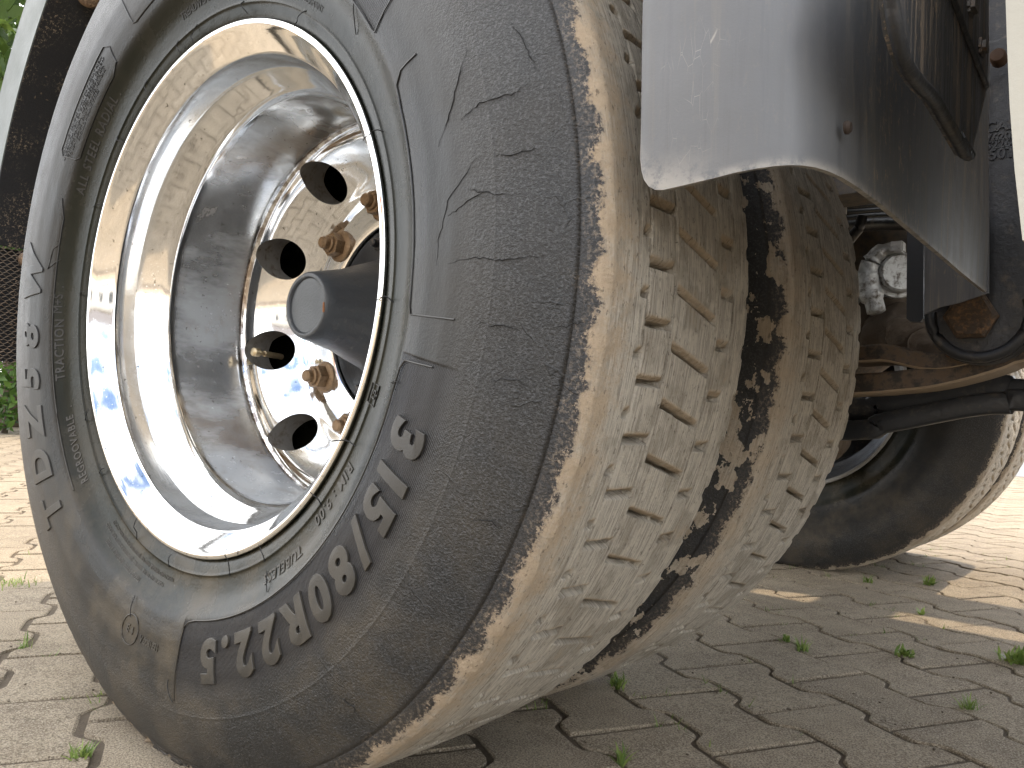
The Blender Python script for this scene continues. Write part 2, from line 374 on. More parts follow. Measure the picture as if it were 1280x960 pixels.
def axis_obj(o, origin, direction):
    """turn a lathe object (axis Y) so that its +Y points along direction"""
    q = Vector((0, 1, 0)).rotation_difference(Vector(direction)); o.rotation_mode = 'QUATERNION'; o.rotation_quaternion = q; o.location = origin

def lattice(ix, iy, seed):
    h = (ix.astype(np.int64)*374761393+iy.astype(np.int64)*668265263+seed*974711) & 0x7fffffff
    h = (h ^ (h >> 13))*1274126177 & 0x7fffffff
    return ((h ^ (h >> 16)) & 0xffff)/65535.
def vnoise(x, y, seed=0):
    ix = np.floor(x); iy = np.floor(y); fx = x-ix; fy = y-iy; fx = fx*fx*(3-2*fx); fy = fy*fy*(3-2*fy)
    a = lattice(ix, iy, seed); b = lattice(ix+1, iy, seed); c = lattice(ix, iy+1, seed); d = lattice(ix+1, iy+1, seed)
    return (a*(1-fx)+b*fx)*(1-fy)+(c*(1-fx)+d*fx)*fy
def fbm(x, y, seed=0, oct=4):
    s = 0; a = .5; t = 0
    for i in range(oct): s = s+a*vnoise(x*2**i, y*2**i, seed+i*17); t += a; a *= .55
    return s/t
def ss(a, b, x): t = np.clip((x-a)/(b-a), 0, 1); return t*t*(3-2*t)

# ---------------------------------------------------------------- the setting
ground = box = None
def sheet(name, x0, x1, y0, y1, z, m, label=None):
    me = np_mesh(name, [(x0, y0, z), (x1, y0, z), (x1, y1, z), (x0, y1, z)], [(0, 1, 2, 3)]); o = link(name, me, m); o['kind'] = 'structure'; return o
sheet('ground', -900, 900, -900, 900, -.030, MFAR)
pavement = sheet('pavement', -12, 14, -8, 8.6, -.0040, MJOINT)
road = sheet('road', -60, 60, 8.6, 17, -.004, MASPH)

TH, U0, V0, WB, LB, DB = 1.0631, .7423, -.0506, .1403, .1989, .0130
def stone_outline(g):
    pts = []
    vs = [(-.5, 1), (-.34, 1), (-.285, .7), (-.215, -.7), (-.16, -1), (.16, -1), (.215, -.7), (.285, .7), (.34, 1), (.5, 1)]
    for a, d in vs: pts.append((WB/2+d*DB-g, max(-LB/2+g, min(LB/2-g, a*LB))))
    return pts+[(-x, -y) for x, y in pts]
def stone_arrays():
    o0 = stone_outline(.0066); o1 = stone_outline(.0038); n = len(o0)
    V = [(x, y, 0.) for x, y in o0]+[(x, y, -.0022) for x, y in o1]+[(x, y, -.016) for x, y in o1]
    return V, n
SV, SN = stone_arrays()
def stone_mesh():
    sm = bpy.data.meshes.new('paving_stone'); bm = bmesh.new(); jit_ = [(random.gauss(0, .0007), random.gauss(0, .0007)) for _ in range(SN)]
    for k in random.sample(range(SN), 2): jit_[k] = tuple(q*2.6 for q in jit_[k])     # a knocked corner or two
    vv = [bm.verts.new((x+jit_[i % SN][0]*(1 if i < SN else .5), y+jit_[i % SN][1]*(1 if i < SN else .5), z-(min(.0006, abs(random.gauss(0, .0003))) if i < SN else 0))) for i, (x, y, z) in enumerate(SV)]
    bm.faces.new(vv[:SN])
    for k in range(SN):
        j = (k+1) % SN; bm.faces.new((vv[SN+k], vv[SN+j], vv[j], vv[k])); bm.faces.new((vv[2*SN+k], vv[2*SN+j], vv[SN+j], vv[SN+k]))
    bm.normal_update()
    if vv[0].link_faces[0].normal.z < 0: bmesh.ops.reverse_faces(bm, faces=bm.faces)
    bm.to_mesh(sm); bm.free(); sm.materials.append(MPAV); sm.polygons.foreach_set('use_smooth', [False]*len(sm.polygons)); return sm
SMS = [stone_mesh() for _ in range(10)]
ct, st_ = math.cos(TH), math.sin(TH)
def uvw(u, w_): return (u*ct-w_*st_, u*st_+w_*ct)
stones = []
for k in range(-100, 101):
    for v in range(-120, 121):
        if (v-k) % 2: continue
        x, y = uvw((k+.5)*WB+U0, -(v+1)*LB/2+V0)
        if not (-11.8 < x < 13.8 and -7.8 < y < 8.4): continue
        d = Vector((x, y, 0))-Vector(CP); z = d.dot(f)
        inview = z > .15 and abs(d.dot(rv)/z) < .66 and -.50 < d.dot(uv_)/z < .2
        dist = math.hypot(x-CP[0], y-CP[1])
        # hidden by the near wheels' footprint or clearly out of the photograph
        stones.append((0 if inview else 1, dist, x, y))
vis = sorted(s for s in stones if s[0] == 0)
def hidden(x, y):
    d = Vector((x, y, 0))-Vector(CP); z = d.dot(f); X = 640+1014.8*d.dot(rv)/z; Y = 480-1014.8*d.dot(uv_)/z
    if X < -60 or X > 1340 or Y > 1060: return True
    L1 = 960-(X-460)*.435 if X < 690 else 860-(X-690)*.6
    return (60+(Y-690)*.667-40 < X < 990) and Y < L1-25 and (X < 940 or Y < 700)
front = [s for s in vis if not hidden(s[2], s[3])][:300]; fs = set((s[2], s[3]) for s in front)
for _, _, x, y in front:
    o = bpy.data.objects.new('paving_stone', random.choice(SMS)); COL.objects.link(o); o.parent = pavement
    o.location = (x, y, random.uniform(-.0014, .0010)); o.rotation_euler = (random.gauss(0, .0045), random.gauss(0, .0045), TH+random.gauss(0, .004))
rest = [s for s in stones if (s[2], s[3]) not in fs and not (s[0] == 1 and s[1] > 5.5)]
n = len(rest); base = np.array(SV[:2*SN]); VV = np.empty((n, 2*SN, 3)); tone = np.empty((n, 2*SN))
for i, (_, _, x, y) in enumerate(rest):
    VV[i, :, 0] = base[:, 0]*ct-base[:, 1]*st_+x; VV[i, :, 1] = base[:, 0]*st_+base[:, 1]*ct+y
    VV[i, :, 2] = np.where(np.arange(2*SN) < SN, 0, -.009)+random.uniform(-.0018, .0008); tone[i] = random.random()
me = bpy.data.meshes.new('paving_field')
fq = []; 
for k in range(SN): fq.append((SN+k, SN+(k+1) % SN, (k+1) % SN, k))
loops = []; starts = []; tot = []; c = 0
up = 1 if True else 0
ngon = list(range(SN))
# orientation check of the outline (counter-clockwise seen from above)
area = sum(SV[i][0]*SV[(i+1) % SN][1]-SV[(i+1) % SN][0]*SV[i][1] for i in range(SN))
if area < 0: ngon = ngon[::-1]; fq = [q[::-1] for q in fq]
one = [ngon]+fq; lens = [len(q) for q in one]; flat = np.array([i for q in one for i in q])
L = (flat[None]+np.arange(n)[:, None]*2*SN).ravel(); tt = np.tile(lens, n); stt = np.concatenate([[0], np.cumsum(tt)[:-1]])
me.vertices.add(n*2*SN); me.vertices.foreach_set('co', VV.ravel()); me.loops.add(len(L)); me.loops.foreach_set('vertex_index', L.astype(np.int32))
me.polygons.add(len(tt)); me.polygons.foreach_set('loop_start', stt.astype(np.int32)); me.polygons.foreach_set('loop_total', tt.astype(np.int32))
me.polygons.foreach_set('use_smooth', [False]*len(tt)); at = me.attributes.new('tone', 'FLOAT', 'POINT'); at.data.foreach_set('value', tone.ravel()); me.update(calc_edges=True)
pf = link('paving_field', me, MPAV, pavement); pf['kind'] = 'stuff'

# ---------------------------------------------------------------- truck root
truck = bpy.data.objects.new('truck', None); COL.objects.link(truck); truck.location = (0, 0, H)
tag(truck, 'heavy truck seen from low beside its muddy dual rear wheels, polished rim and black mudguard', 'truck')
SIDEP = np.array([(.2965, .006), (.3000, .0005), (.3100, -.003), (.3147, -.0042), (.325, -.0062), (.336, -.0092), (.345, -.0138), (.352, -.0192), (.358, -.0232), (.38, -.0290), (.41, -.0330), (.435, -.0328),
                  (.46, -.0295), (.48, -.0230), (.495, -.0165), (.508, -.0105), (.516, -.0065), (.5225, -.0022), (.5272, .0012), (.5300, .0060)])
def sidey(r): return np.interp(r, SIDEP[:, 0], SIDEP[:, 1])

def make_tyre(name, seed, hi=True, phase=0., gapmud=False):
    fine, coarse = (.1, .6) if hi else (.45, .9)
    aa = [90.]
    while aa[-1] > -270:
        a = aa[-1]; vis_ = -95 < a < 52; aa.append(a-(fine if vis_ else (.3 if hi and a < -95 else coarse)))
    A = np.array(aa); A[-1] = -270
    # profile parameter list: (r, y, zone) outer sidewall -> tread -> inner sidewall
    rs = np.unique(np.concatenate([np.arange(.2965, .5300, .0030 if hi else .008), [.3135, .3142, .3147, .3155, .4515, .4522, .4530, .5125, .5133, .5141]] if hi else [np.arange(.2965, .53, .008)]))
    # smooth the sidewall curve a little
    rr = np.linspace(.2965, .53, 400); yy = sidey(rr); ker = np.hanning(31); ker /= ker.sum(); yp = np.convolve(np.pad(yy, 15, mode='edge'), ker, 'valid'); yp[:25] = yy[:25]
    sy = lambda r: np.interp(r, rr, yp)
    ys = np.arange(.0075, .2430, .0021 if hi else .006)
    gl = (.057, .096, .177, .209)
    if hi:
        for g in gl: ys = ys[np.abs(ys-g) > .0026]
        ys = np.unique(np.concatenate([ys]+[[g-.0020, g-.0010, g-.0004, g+.0004, g+.0010, g+.0020] for g in gl]))
    P = [(r, y, 0) for r, y in zip(rs, sy(rs))]+[(.5315, y, 1) for y in ys]+[(r, .25-y, 2) for r, y in zip(rs[::-1], sy(rs)[::-1])]
    if not hi: pass
    P = np.array(P); n, m = len(A), len(P)
    R = np.broadcast_to(P[:, 0], (n, m)).copy(); Y = np.broadcast_to(P[:, 1], (n, m)).copy(); Z = P[:, 2]
    T = np.broadcast_to(A[:, None], (n, m)); U = T*PI/180*.53
    s = np.concatenate([[0], np.cumsum(np.hypot(np.diff(P[:, 0]), np.diff(P[:, 1])))]); S = np.broadcast_to(s, (n, m))
    tr = (Z == 1)[None]; ph = (T-phase) % 5.
    n1 = fbm(U*55, S*55, seed); n2 = fbm(U*18, S*18, seed+5); n3 = fbm(U*190, S*190, seed+9, 3); n4 = fbm(U*400, S*400, seed+11, 2)
    crown = .0030*(1-((Y-.125)/.118)**2)
    dep = np.zeros((n, m)); tanm = np.zeros((n, m))
    def dd(c): return (ph-c+2.5) % 5.-2.5          # signed pitch distance in degrees
    jit = (fbm(U*6, S*0+3, seed+3, 2)-.5)*.5
    for g in gl: dep = np.maximum(dep, (.0030+.007*n2)*ss(.0012, .0004, np.abs(Y-g+.0006*(n2-.5)*2))*tr)
    def slot(d, inside, depth=.0070, up_=.62, dn=.42):
        nonlocal dep, tanm
        ramp = ss(up_, -.05, d)*ss(-dn-.12, -dn, d); k = inside*ramp
        slit = inside*ss(.02, -.10, d)*ss(-dn-.10, -dn, d)*ss(.28, .42, n1+.05)
        k = k*(.75+.5*n2); dep = np.maximum(dep, depth*.55*k); dep = np.maximum(dep, .016*slit)
        tanm = np.maximum(tanm, inside*ss(up_+.25, up_-.1, d)*ss(-.15, .12, d)*.9*ss(.25, .5, n1+.15))
    ins = lambda a, b: (ss(a-.001, a, Y)*ss(b+.001, b, Y))*tr
    slot(dd(4.75)+jit, ins(.0585, .0945), .0095, .50, .42)
    slot(dd(3.9)+jit, ins(.182, .2075), .008)
    dg = dd(3.0-(Y-.100)/.0696*1.9)
    slot(dg+jit*.6, ins(.101, .171), .0085, .50, .34)
    slot(dd(2.0), ss(.046, .0525, Y)*ss(.0585, .057, Y)*tr, .008, .5, .5)
    # scalloped far edge, lugs on the outer shoulder
    q = ss(.9, .1, np.abs(dd(3.7)))*ss(.232, .242, Y)*tr; dep = dep+q*.0035
    lug = ss(2.0, .1, np.abs(dd(2.1)+2.2*(n2-.5)))*(.35+.9*fbm(U*9, S*0+1, seed+2, 2))
    notch = ss(-60, -75, T)*ss(.9, .35, np.abs((T-phase-.4) % 5.-2.5))*ss(.512, .524, P[:, 0])[None]*(Y < .03)
    R = R+np.where(tr, crown-dep, 0)-.0042*notch*(.4+n2)
    edge = ss(.5215, .530, P[:, 0])[None]*(Z != 1)[None]
    R = R+edge*(.0012*(n2-.5)*2)
    # dried mud: ragged border towards the sidewall
    d_out = np.where(Z == 2, 9, s-s[Z == 1][0])[None]   # arc distance from tread edge, negative on the outer side
    d_in = np.where(Z == 2, s-s[Z == 1][-1], -1)[None]*np.ones_like(S)
    crust = ss(-.006, .002, d_out+.006*lug)*ss(.006, .0, d_in)
    bumpm = crust*(.0022*(n3-.5)+.0016*(n1-.5))*(.3+.7*tanm)+.0014*lug*ss(.014, -.004, np.abs(d_out+.001))*n1*2*(n3+.3)
    R = R+np.where(tr, bumpm, 0); Y = Y-np.where((Z == 0)[None], bumpm*1.2+crust*.0008, 0)
    # sidewall relief
    if hi and not gapmud:
        rel = .0013*np.exp(-((R-.3146)/.0008)**2)+.0004*np.exp(-((R-.4522)/.0009)**2)*ss(-92, -85, T)*ss(60, 52, T)-.0007*np.exp(-((R-.5133)/.0008)**2)
        rel = rel+.0006*(fbm(U*9, S*9, 77)-.5)
        Y = Y-rel*(Z == 0)[None]
    panel = np.zeros((n, m))
    if hi and not gapmud:
        for a0, a1, b0, b1 in ((-84.5, -12.5, .358, .447), (34.5, 66, .358, .430), (114, 90.1, .372, .43)):
            lo, hi_ = min(a0, a1), max(a0, a1)
            panel = np.maximum(panel, ss(lo-.15, lo+.15, T)*ss(hi_+.15, hi_-.15, T)*ss(b0-.001, b0+.001, R)*ss(b1, b1-.035, R)*(Z == 0)[None])
        lo_ = (T < -184) & (T > -268)
        Y = Y+panel*.0007
    X = R*np.cos(T*PI/180); ZZ = R*np.sin(T*PI/180)
    flat_ = ZZ < -(H-.0006); Y = Y+np.where(flat_ & (Z == 0)[None], -.003, 0); ZZ = np.maximum(ZZ, -(H-.0006))
    V = np.stack([X, Y, ZZ], -1).reshape(-1, 3)
    i = np.arange(n-1)[:, None]; j = np.arange(m-1)[None]
    F = np.stack([i*m+j, (i+1)*m+j, (i+1)*m+j+1, i*m+j+1], -1).reshape(-1, 4)
    uv = np.stack([U, S], -1).reshape(-1, 2)
    me = np_mesh(name, V, F, uv, dict(sd=d_out*np.ones_like(S), sdi=d_in, lug=lug, tan=np.clip(tanm, 0, 1), panel=panel))
    me.polygons.foreach_set('use_smooth', [True]*len(me.polygons))
    # outward normals
    p0 = me.polygons[len(me.polygons)//2]; c0 = p0.center
    if p0.normal.dot(Vector((c0.x, 0, c0.z))) < 0: me.flip_normals()
    return me
tm = make_tyre('tyre', 3, True, 0.)
tyre = link('tyre', tm, MT, truck); tyre['label'] = 'near tyre of the pair, black sidewall with large size lettering and mud-caked tread'
DUAL = .352
tm2 = make_tyre('tyre_inner', 41, True, .3, True)
tyre2 = link('tyre', tm2, MT2, truck, (0, DUAL, 0)); tyre2['label'] = 'second tyre close behind the first, black shoulder flecked with grey mud'

# raised lettering and lines on the near sidewall
def text_mesh(body, size, ext, offset=0., shear=0., bevel=0., space=1.):
    cu = bpy.data.curves.new('t', 'FONT'); cu.body = body; cu.size = size; cu.extrude = ext; cu.offset = offset; cu.shear = shear
    cu.bevel_depth = bevel; cu.bevel_resolution = 0; cu.align_x = 'CENTER'; cu.align_y = 'CENTER'; cu.resolution_u = 4; cu.space_character = space
    ob = bpy.data.objects.new('t', cu); COL.objects.link(ob); bpy.context.view_layer.update()
    me = bpy.data.meshes.new_from_object(ob.evaluated_get(bpy.context.evaluated_depsgraph_get()))
    bm = bmesh.new(); bm.from_mesh(me); bpy.data.objects.remove(ob); bpy.data.curves.remove(cu); bpy.data.meshes.remove(me)
    return bm
def cut(bm, step):
    xs = [v.co.x for v in bm.verts]; ysv = [v.co.y for v in bm.verts]
    for ax, lo, hi in ((0, min(xs), max(xs)), (1, min(ysv), max(ysv))):
        c = lo+step
        while c < hi:
            co_ = Vector((0, 0, 0)); co_[ax] = c; no_ = Vector((0, 0, 0)); no_[ax] = 1
            bmesh.ops.bisect_plane(bm, geom=bm.verts[:]+bm.edges[:]+bm.faces[:], plane_co=co_, plane_no=no_, dist=1e-6); c += step
def side_text(body, size, th, r, ext=.0012, sx=1., sy=1., name='raised_lettering', rot=0., step=None, m=None, **kw):
    bm = text_mesh(body, size, ext, **kw)
    for v in bm.verts: v.co.x *= sx; v.co.y *= sy
    if rot:
        bmesh.ops.rotate(bm, verts=bm.verts, cent=(0, 0, 0), matrix=Matrix.Rotation(rot, 3, 'Z'))
    cut(bm, step or max(.004, size*.25))
    for v in bm.verts:
        rr_ = r+v.co.y; a = math.radians(th)-v.co.x/r
        v.co = Vector((rr_*math.cos(a), float(sidey(rr_))-v.co.z*.8-.0002, rr_*math.sin(a)))
    return from_bm(name, bm, m or MLET, tyre, smooth=30)
for ch, a in zip('315/80R22.5', (-22.0, -27.2, -31.6, -36.6, -41.6, -47.3, -53.4, -60.0, -66.4, -71.2, -75.8)):
    side_text(ch, .062, a, .3945, .0014, sx=.92, sy=.90, offset=.0026, bevel=.0004, shear=.0)
for ch, a in zip('TDZ58W', (-136, -146, -155.3, -164.3, -173, -185)):
    side_text(ch, .062, a, .402, .0014, sx=1.05, sy=.95, offset=.0022, bevel=.0004, shear=.25)
def small(txt, a, r, size, ext=.0007, **kw): return side_text(txt, size, a, r, ext, step=.012, **kw)
small('REGROOVABLE  .', -146, .341, .0135, space=1.15, offset=.0002); small('TRACTION', -169.5, .347, .0155, space=1.15, offset=.0002); small('M+S  .', -181, .350, .0150)
small('ALL STEEL RADIAL .', -218.5, .344, .0150, space=1.2, offset=.0002)
small('TUBELESS', -57, .334, .0150, space=1.1, offset=.0002); small('RIM : 9.00', -39.5, .3235, .0155, space=1.15, offset=.0002)
small('MAX LOAD SINGLE 4000 KG (8820 LBS) AT 850 KPA COLD', -108, .3275, .0062, .0005)
small('MAX LOAD DUAL 3350 KG (7390 LBS) AT 850 KPA COLD', -110, .3365, .0062, .0005)
small('TREAD 5 STEEL  SIDEWALL 1 STEEL', -112, .3455, .0062, .0005)
small('E 4', -100, .392, .012, .0009, rot=PI, offset=.0003); small('V 0081831', -93.4, .394, .0105, .0009, rot=PI, offset=.0003, sx=.9)
small('DESIGNED IN GERMANY', 61, .326, .0085, .0005); small('MADE IN GERMANY', 34, .326, .0085, .0005) if False else None
small('E3', -20.9, .3155, .010, .0007); small('TREADWEAR', 97, .335, .011, .0006)
for i, tx in enumerate(('WARNING : SERIOUS INJURY MAY RESULT FROM', 'UNDERINFLATION OR OVERLOADING . FOLLOW', 'OWNERS MANUAL . NEVER EXCEED 275 KPA', 'TO SEAT BEADS . ONLY TRAINED PERSONS', 'SHOULD MOUNT TYRES')):
    small(tx, -222, .383-i*.0052+.006, .0052, .0005, sx=1.35)
def side_line(pts, rad=.0008, name='moulding_line', m=None, lift=.0004):
    bm = bmesh.new(); P = []
    for (a, r_), (b, s_) in zip(pts, pts[1:]):
        k = max(1, int(abs(a-b)/1.5+abs(r_-s_)/.01))
        for q in range(k): P.append((a+(b-a)*q/k, r_+(s_-r_)*q/k))
    P.append(pts[-1])
    W = [Vector((r_*math.cos(math.radians(a)), float(sidey(r_))-lift, r_*math.sin(math.radians(a)))) for a, r_ in P]
    tube(bm, W, rad, 5); return from_bm(name, bm, m or MLET, tyre, smooth=60)
side_line([(-85, .44), (-84.6, .405), (-84.2, .366), (-83, .360), (-81, .358), (-60, .358), (-40, .358), (-18, .358), (-14.6, .360), (-13.4, .366), (-13, .405)])
side_line([(34.5, .425), (34.6, .36), (35.5, .358), (50, .358), (66, .358)])
side_line([(25, .395), (25.5, .372), (24.5, .361), (21, .3575), (14, .3565), (5, .3565), (-3, .3565), (-6, .3575), (-7.5, .362), (-7.5, .42)])
side_line([(-212, .362), (-213, .356), (-233, .356), (-236, .362), (-236.5, .385), (-235, .395), (-212, .395), (-211, .388), (-212, .362)])
side_line([(-136, .356), (-160, .356), (-185, .356), (-199, .357), (-203, .368)])
side_line([(-244, .425), (-245, .372), (-246, .369), (-268, .369)])
ring_ = [(-100+2.6*math.cos(t), .392+.0165*math.sin(t)) for t in np.linspace(0, 2*PI, 25)]; side_line(ring_, .0007)
side_line([(-22.6, .309), (-19.2, .309), (-19.2, .322), (-22.6, .322), (-22.6, .309)], .0006)
side_line([(-190, .352), (-187.5, .372), (-192, .366), (-193, .358)], .0006)
# long weather cracks running out over the shoulder of the sidewall
CRK = [[(6.1, .425), (5.3, .4416), (4.7, .4556), (4.5, .468)], [(-1.6, .4066), (-1.1, .4315), (-1.5, .4533), (-1.3, .4719), (-1.1, .4952)], [(-7.0, .4997), (-6.6, .5138), (-6.2, .5227)],
       [(-7.5, .4433), (-7.6, .4623), (-7.6, .4802)], [(13.7, .4247), (14.3, .4451), (13.9, .4715), (14.6, .4887)], [(9.0, .4383), (5.6, .4051), (1.4, .3932), (-2.3, .3922)],
       [(20.7, .4449), (17.4, .4262), (14.5, .4129), (11.8, .3945)], [(3.8, .4048), (4.6, .4222), (5.4, .4452)], [(20.7, .4824), (17.8, .4889), (15.3, .4919)], [(8.5, .4537), (8.2, .4723), (8.3, .4894)],
       [(-25.5, .478), (-24.6, .492), (-24.9, .503)], [(-52, .47), (-51, .486), (-51.6, .50)], [(-12.6, .462), (-11.9, .478), (-12.3, .491)]]
for c_ in CRK:
    bm = bmesh.new(); P = []
    for (a, r_), (b, q_) in zip(c_, c_[1:]):
        for k in range(6): t = k/6; P.append((a+(b-a)*t+random.gauss(0, .09), r_+(q_-r_)*t+random.gauss(0, .0005)))
    W = [Vector((r_*math.cos(math.radians(a)), float(sidey(r_))-.0002, r_*math.sin(math.radians(a)))) for a, r_ in P]
    rr_ = [.00045*max(.25, math.sin(PI*(k+.5)/len(W)))*random.uniform(.5, 1.2) for k in range(len(W))]
    tube(bm, W, rr_, 4); from_bm('crack', bm, MHAIR, tyre, smooth=60)
# rubber moulding hairs round the bead and on the sidewall
bm = bmesh.new()
for a in (97, 80, 57, 22, -6, -31, -42, -63, -73, -97, -112, -134, -150, -182, -205, -223, -238, -253):
    a_ = a+random.uniform(-2, 2); R0 = .305; P = []
    L_ = random.uniform(.012, .03); da = random.uniform(-2.2, 2.2)
    for k in range(6):
        t = k/5; r_ = .317-L_*t; aa_ = math.radians(a_+da*t+.6*math.sin(t*5))
        P.append((r_*math.cos(aa_), -.0045-.004*math.sin(t*PI)-(.004 if r_ < .3 else 0), r_*math.sin(aa_)))
    tube(bm, P, [.0006]*5+[.0003], 4)
for a, r_ in ((-102, .358), (-62, .3275), (41, .335), (-86.5, .42), (88, .345), (-17.5, .342)):
    P = []
    for k in range(5):
        t = k/4; q = r_+.022*t; aa_ = math.radians(a+1.2*t); P.append((q*math.cos(aa_), float(sidey(q))-.0009-.002*math.sin(t*PI), q*math.sin(aa_)))
    tube(bm, P, .0005, 4)
from_bm('moulding_hair', bm, MHAIR, tyre, smooth=60)['kind'] = 'stuff'

# ---------------------------------------------------------------- polished outer rim
def spline(P, n=4):
    P = [Vector((a, b, 0)) for a, b in P]; return [(p.x, p.y) for p in smooth_path(P, n)]
face = spline([(.0035, .2978), (-.0010, .2984), (-.0026, .2972), (-.0029, .2935), (-.0017, .2915)], 3)+[(.003, .2882), (.0195, .2715), (.0208, .2700), (.0222, .2694), (.0236, .2712), (.026, .2717)] \
    + [(.036, .2695), (.048, .2672)]+spline([(.052, .2658), (.060, .2605), (.070, .2535), (.078, .2475), (.084, .2448)], 3)+[(.0865, .2438), (.089, .2440), (.092, .2446), (.12, .2455), (.16, .2462), (.190, .2468)] \
    + [(.1965, .2480), (.1995, .2492), (.2015, .2492), (.2035, .2472), (.2060, .2450)]+spline([(.210, .2442), (.218, .2415), (.228, .2350), (.240, .2252), (.252, .2130), (.263, .2005), (.270, .1935), (.2735, .1895)], 4) \
    + [(.2765, .1860), (.2800, .1840), (.2822, .1820), (.2830, .1780), (.2830, .1435), (.2845, .1405)]
back = [(.2990, .1405), (.3000, .2000), (.2900, .2180), (.2720, .2420), (.2600, .2540), (.2540, .2840), (.2520, .2985), (.2480, .2985), (.2470, .2800), (.2400, .2620), (.1800, .2530), (.0950, .2520), (.0750, .2600), (.0550, .2720), (.0300, .2790), (.0120, .2830), (.0080, .2930)]
SEG = 216
V, F = lathe(face+back, SEG, close=True); rm = np_mesh('rim', V, F)
bm = bmesh.new(); bm.from_mesh(rm); bmesh.ops.recalc_face_normals(bm, faces=bm.faces); bm.to_mesh(rm); bm.free()
rim = link('rim', rm, MALU, truck); rim['label'] = 'polished aluminium deep-dish rim with round hand holes'
# cut the ten hand holes
HOLES = [119.3+36*k for k in range(10)]
cb = bmesh.new()
for a in HOLES:
    t = math.radians(a); rad_ = Vector((math.cos(t), 0, math.sin(t))); ax = (rad_*.30+Vector((0, .95, 0))).normalized()
    g = bmesh.ops.create_cone(cb, cap_ends=True, segments=40, radius1=.0305, radius2=.0305, depth=.12)
    q = Vector((0, 0, 1)).rotation_difference(ax).to_matrix().to_4x4(); q.translation = rad_*.2255+Vector((0, .2415, 0))
    bmesh.ops.transform(cb, matrix=q, verts=g['verts'])
cme = bpy.data.meshes.new('cutter'); cb.to_mesh(cme); cb.free(); cutter = bpy.data.objects.new('cutter', cme); COL.objects.link(cutter)
md = rim.modifiers.new('b', 'BOOLEAN'); md.object = cutter; md.operation = 'DIFFERENCE'; md.solver = 'EXACT'
cutter.location = (0, 0, H)
bpy.context.view_layer.update()
nm = bpy.data.meshes.new_from_object(rim.evaluated_get(bpy.context.evaluated_depsgraph_get())); rim.modifiers.clear(); rim.data = nm
bpy.data.objects.remove(cutter)
bm = bmesh.new(); bm.from_mesh(nm)
bmesh.ops.remove_doubles(bm, verts=bm.verts, dist=2e-5); bm.to_mesh(nm); bm.free()
nm.materials.clear(); nm.materials.append(MALU); nm.materials.append(mat_basic('hand_hole_wall', (.30, .28, .25), .5, .3, .3, 30, (.13, .09, .06), .4, .5, 150))
for p_ in nm.polygons:
    c_ = p_.center; ang = math.degrees(math.atan2(c_.z, c_.x)); k_ = round((ang-119.3)/36); t_ = math.radians(119.3+36*k_)
    rad_ = Vector((math.cos(t_), 0, math.sin(t_))); ax_ = (rad_*.30+Vector((0, .95, 0))).normalized(); d_ = c_-(rad_*.2255+Vector((0, .2415, 0))); pd = (d_-ax_*d_.dot(ax_))
    p_.material_index = 1 if abs(pd.length-.0305) < .0006 and abs(p_.normal.dot(ax_)) < .15 else 0
nm.polygons.foreach_set('use_smooth', [True]*len(nm.polygons)); nm.set_sharp_from_angle(angle=math.radians(32))
if not nm.materials: nm.materials.append(MALU)

# lug nuts (each with washer and stud) : one built, nine copied
def hexprism(bm, y0, y1, r_, ch=.0015):
    ring = [(y0, r_), (y1+ch, r_), (y1, r_-ch)]
    vs = [[bm.verts.new((rr_*math.cos(PI/3*k), yy_, rr_*math.sin(PI/3*k))) for k in range(6)] for yy_, rr_ in ring]
    for a, b in zip(vs, vs[1:]):
        for k in range(6): bm.faces.new((a[k], a[(k+1) % 6], b[(k+1) % 6], b[k]))
    bm.faces.new(vs[-1]); bm.faces.new(vs[0][::-1])
bm = bmesh.new(); hexprism(bm, 0, -.022, .0180); nut_me = bpy.data.meshes.new('lug_nut')
bmesh.ops.recalc_face_normals(bm, faces=bm.faces)
for prof_ in ([(-.026, .0001), (-.026, .0001)],): pass
Vl, Fl = lathe([(.002, .0235), (-.0025, .0238), (-.0048, .0218), (-.006, .019), (-.007, .0130)], 32); b0 = len(bm.verts)
vv = [bm.verts.new(v) for v in Vl]
for q in Fl: bm.faces.new([vv[i] for i in q])
Vl, Fl = lathe([(-.020, .0130), (-.0255, .0125), (-.027, .0110), (-.027, .0092), (-.0345, .0090), (-.0368, .0072), (-.0370, .0001)], 24)
vv = [bm.verts.new(v) for v in Vl]
for q in Fl: bm.faces.new([vv[i] for i in q])
bmesh.ops.recalc_face_normals(bm, faces=bm.faces); bm.to_mesh(nut_me); bm.free()
for k in range(10):
    t = math.radians(101.3+36*k); o = link('lug_nut', nut_me, MRUST, rim, (.1675*math.cos(t), .2825, .1675*math.sin(t)))
    o.rotation_euler = (0, random.uniform(0, 6), 0)
    if k == 0:
        nut_me.polygons.foreach_set('use_smooth', [True]*len(nut_me.polygons)); nut_me.set_sharp_from_angle(angle=math.radians(30))
# valve stem seen in the second lowest hole
a_, b_ = px(352, 446, 1, .262), px(318, 440, 1, .205)
vs_ = lathe_obj('valve_stem', [(0, .0001), (0, .0045), (.040, .0045), (.0405, .0032), (.052, .0032), (.0525, .0062), (.058, .0066), (.064, .0064), (.065, .0050), (.066, .0001)], MBRASS, rim, 16)
axis_obj(vs_, a_, (b_-a_).normalized()); L_ = (b_-a_).length; vs_.scale = (1, L_/.062, 1)

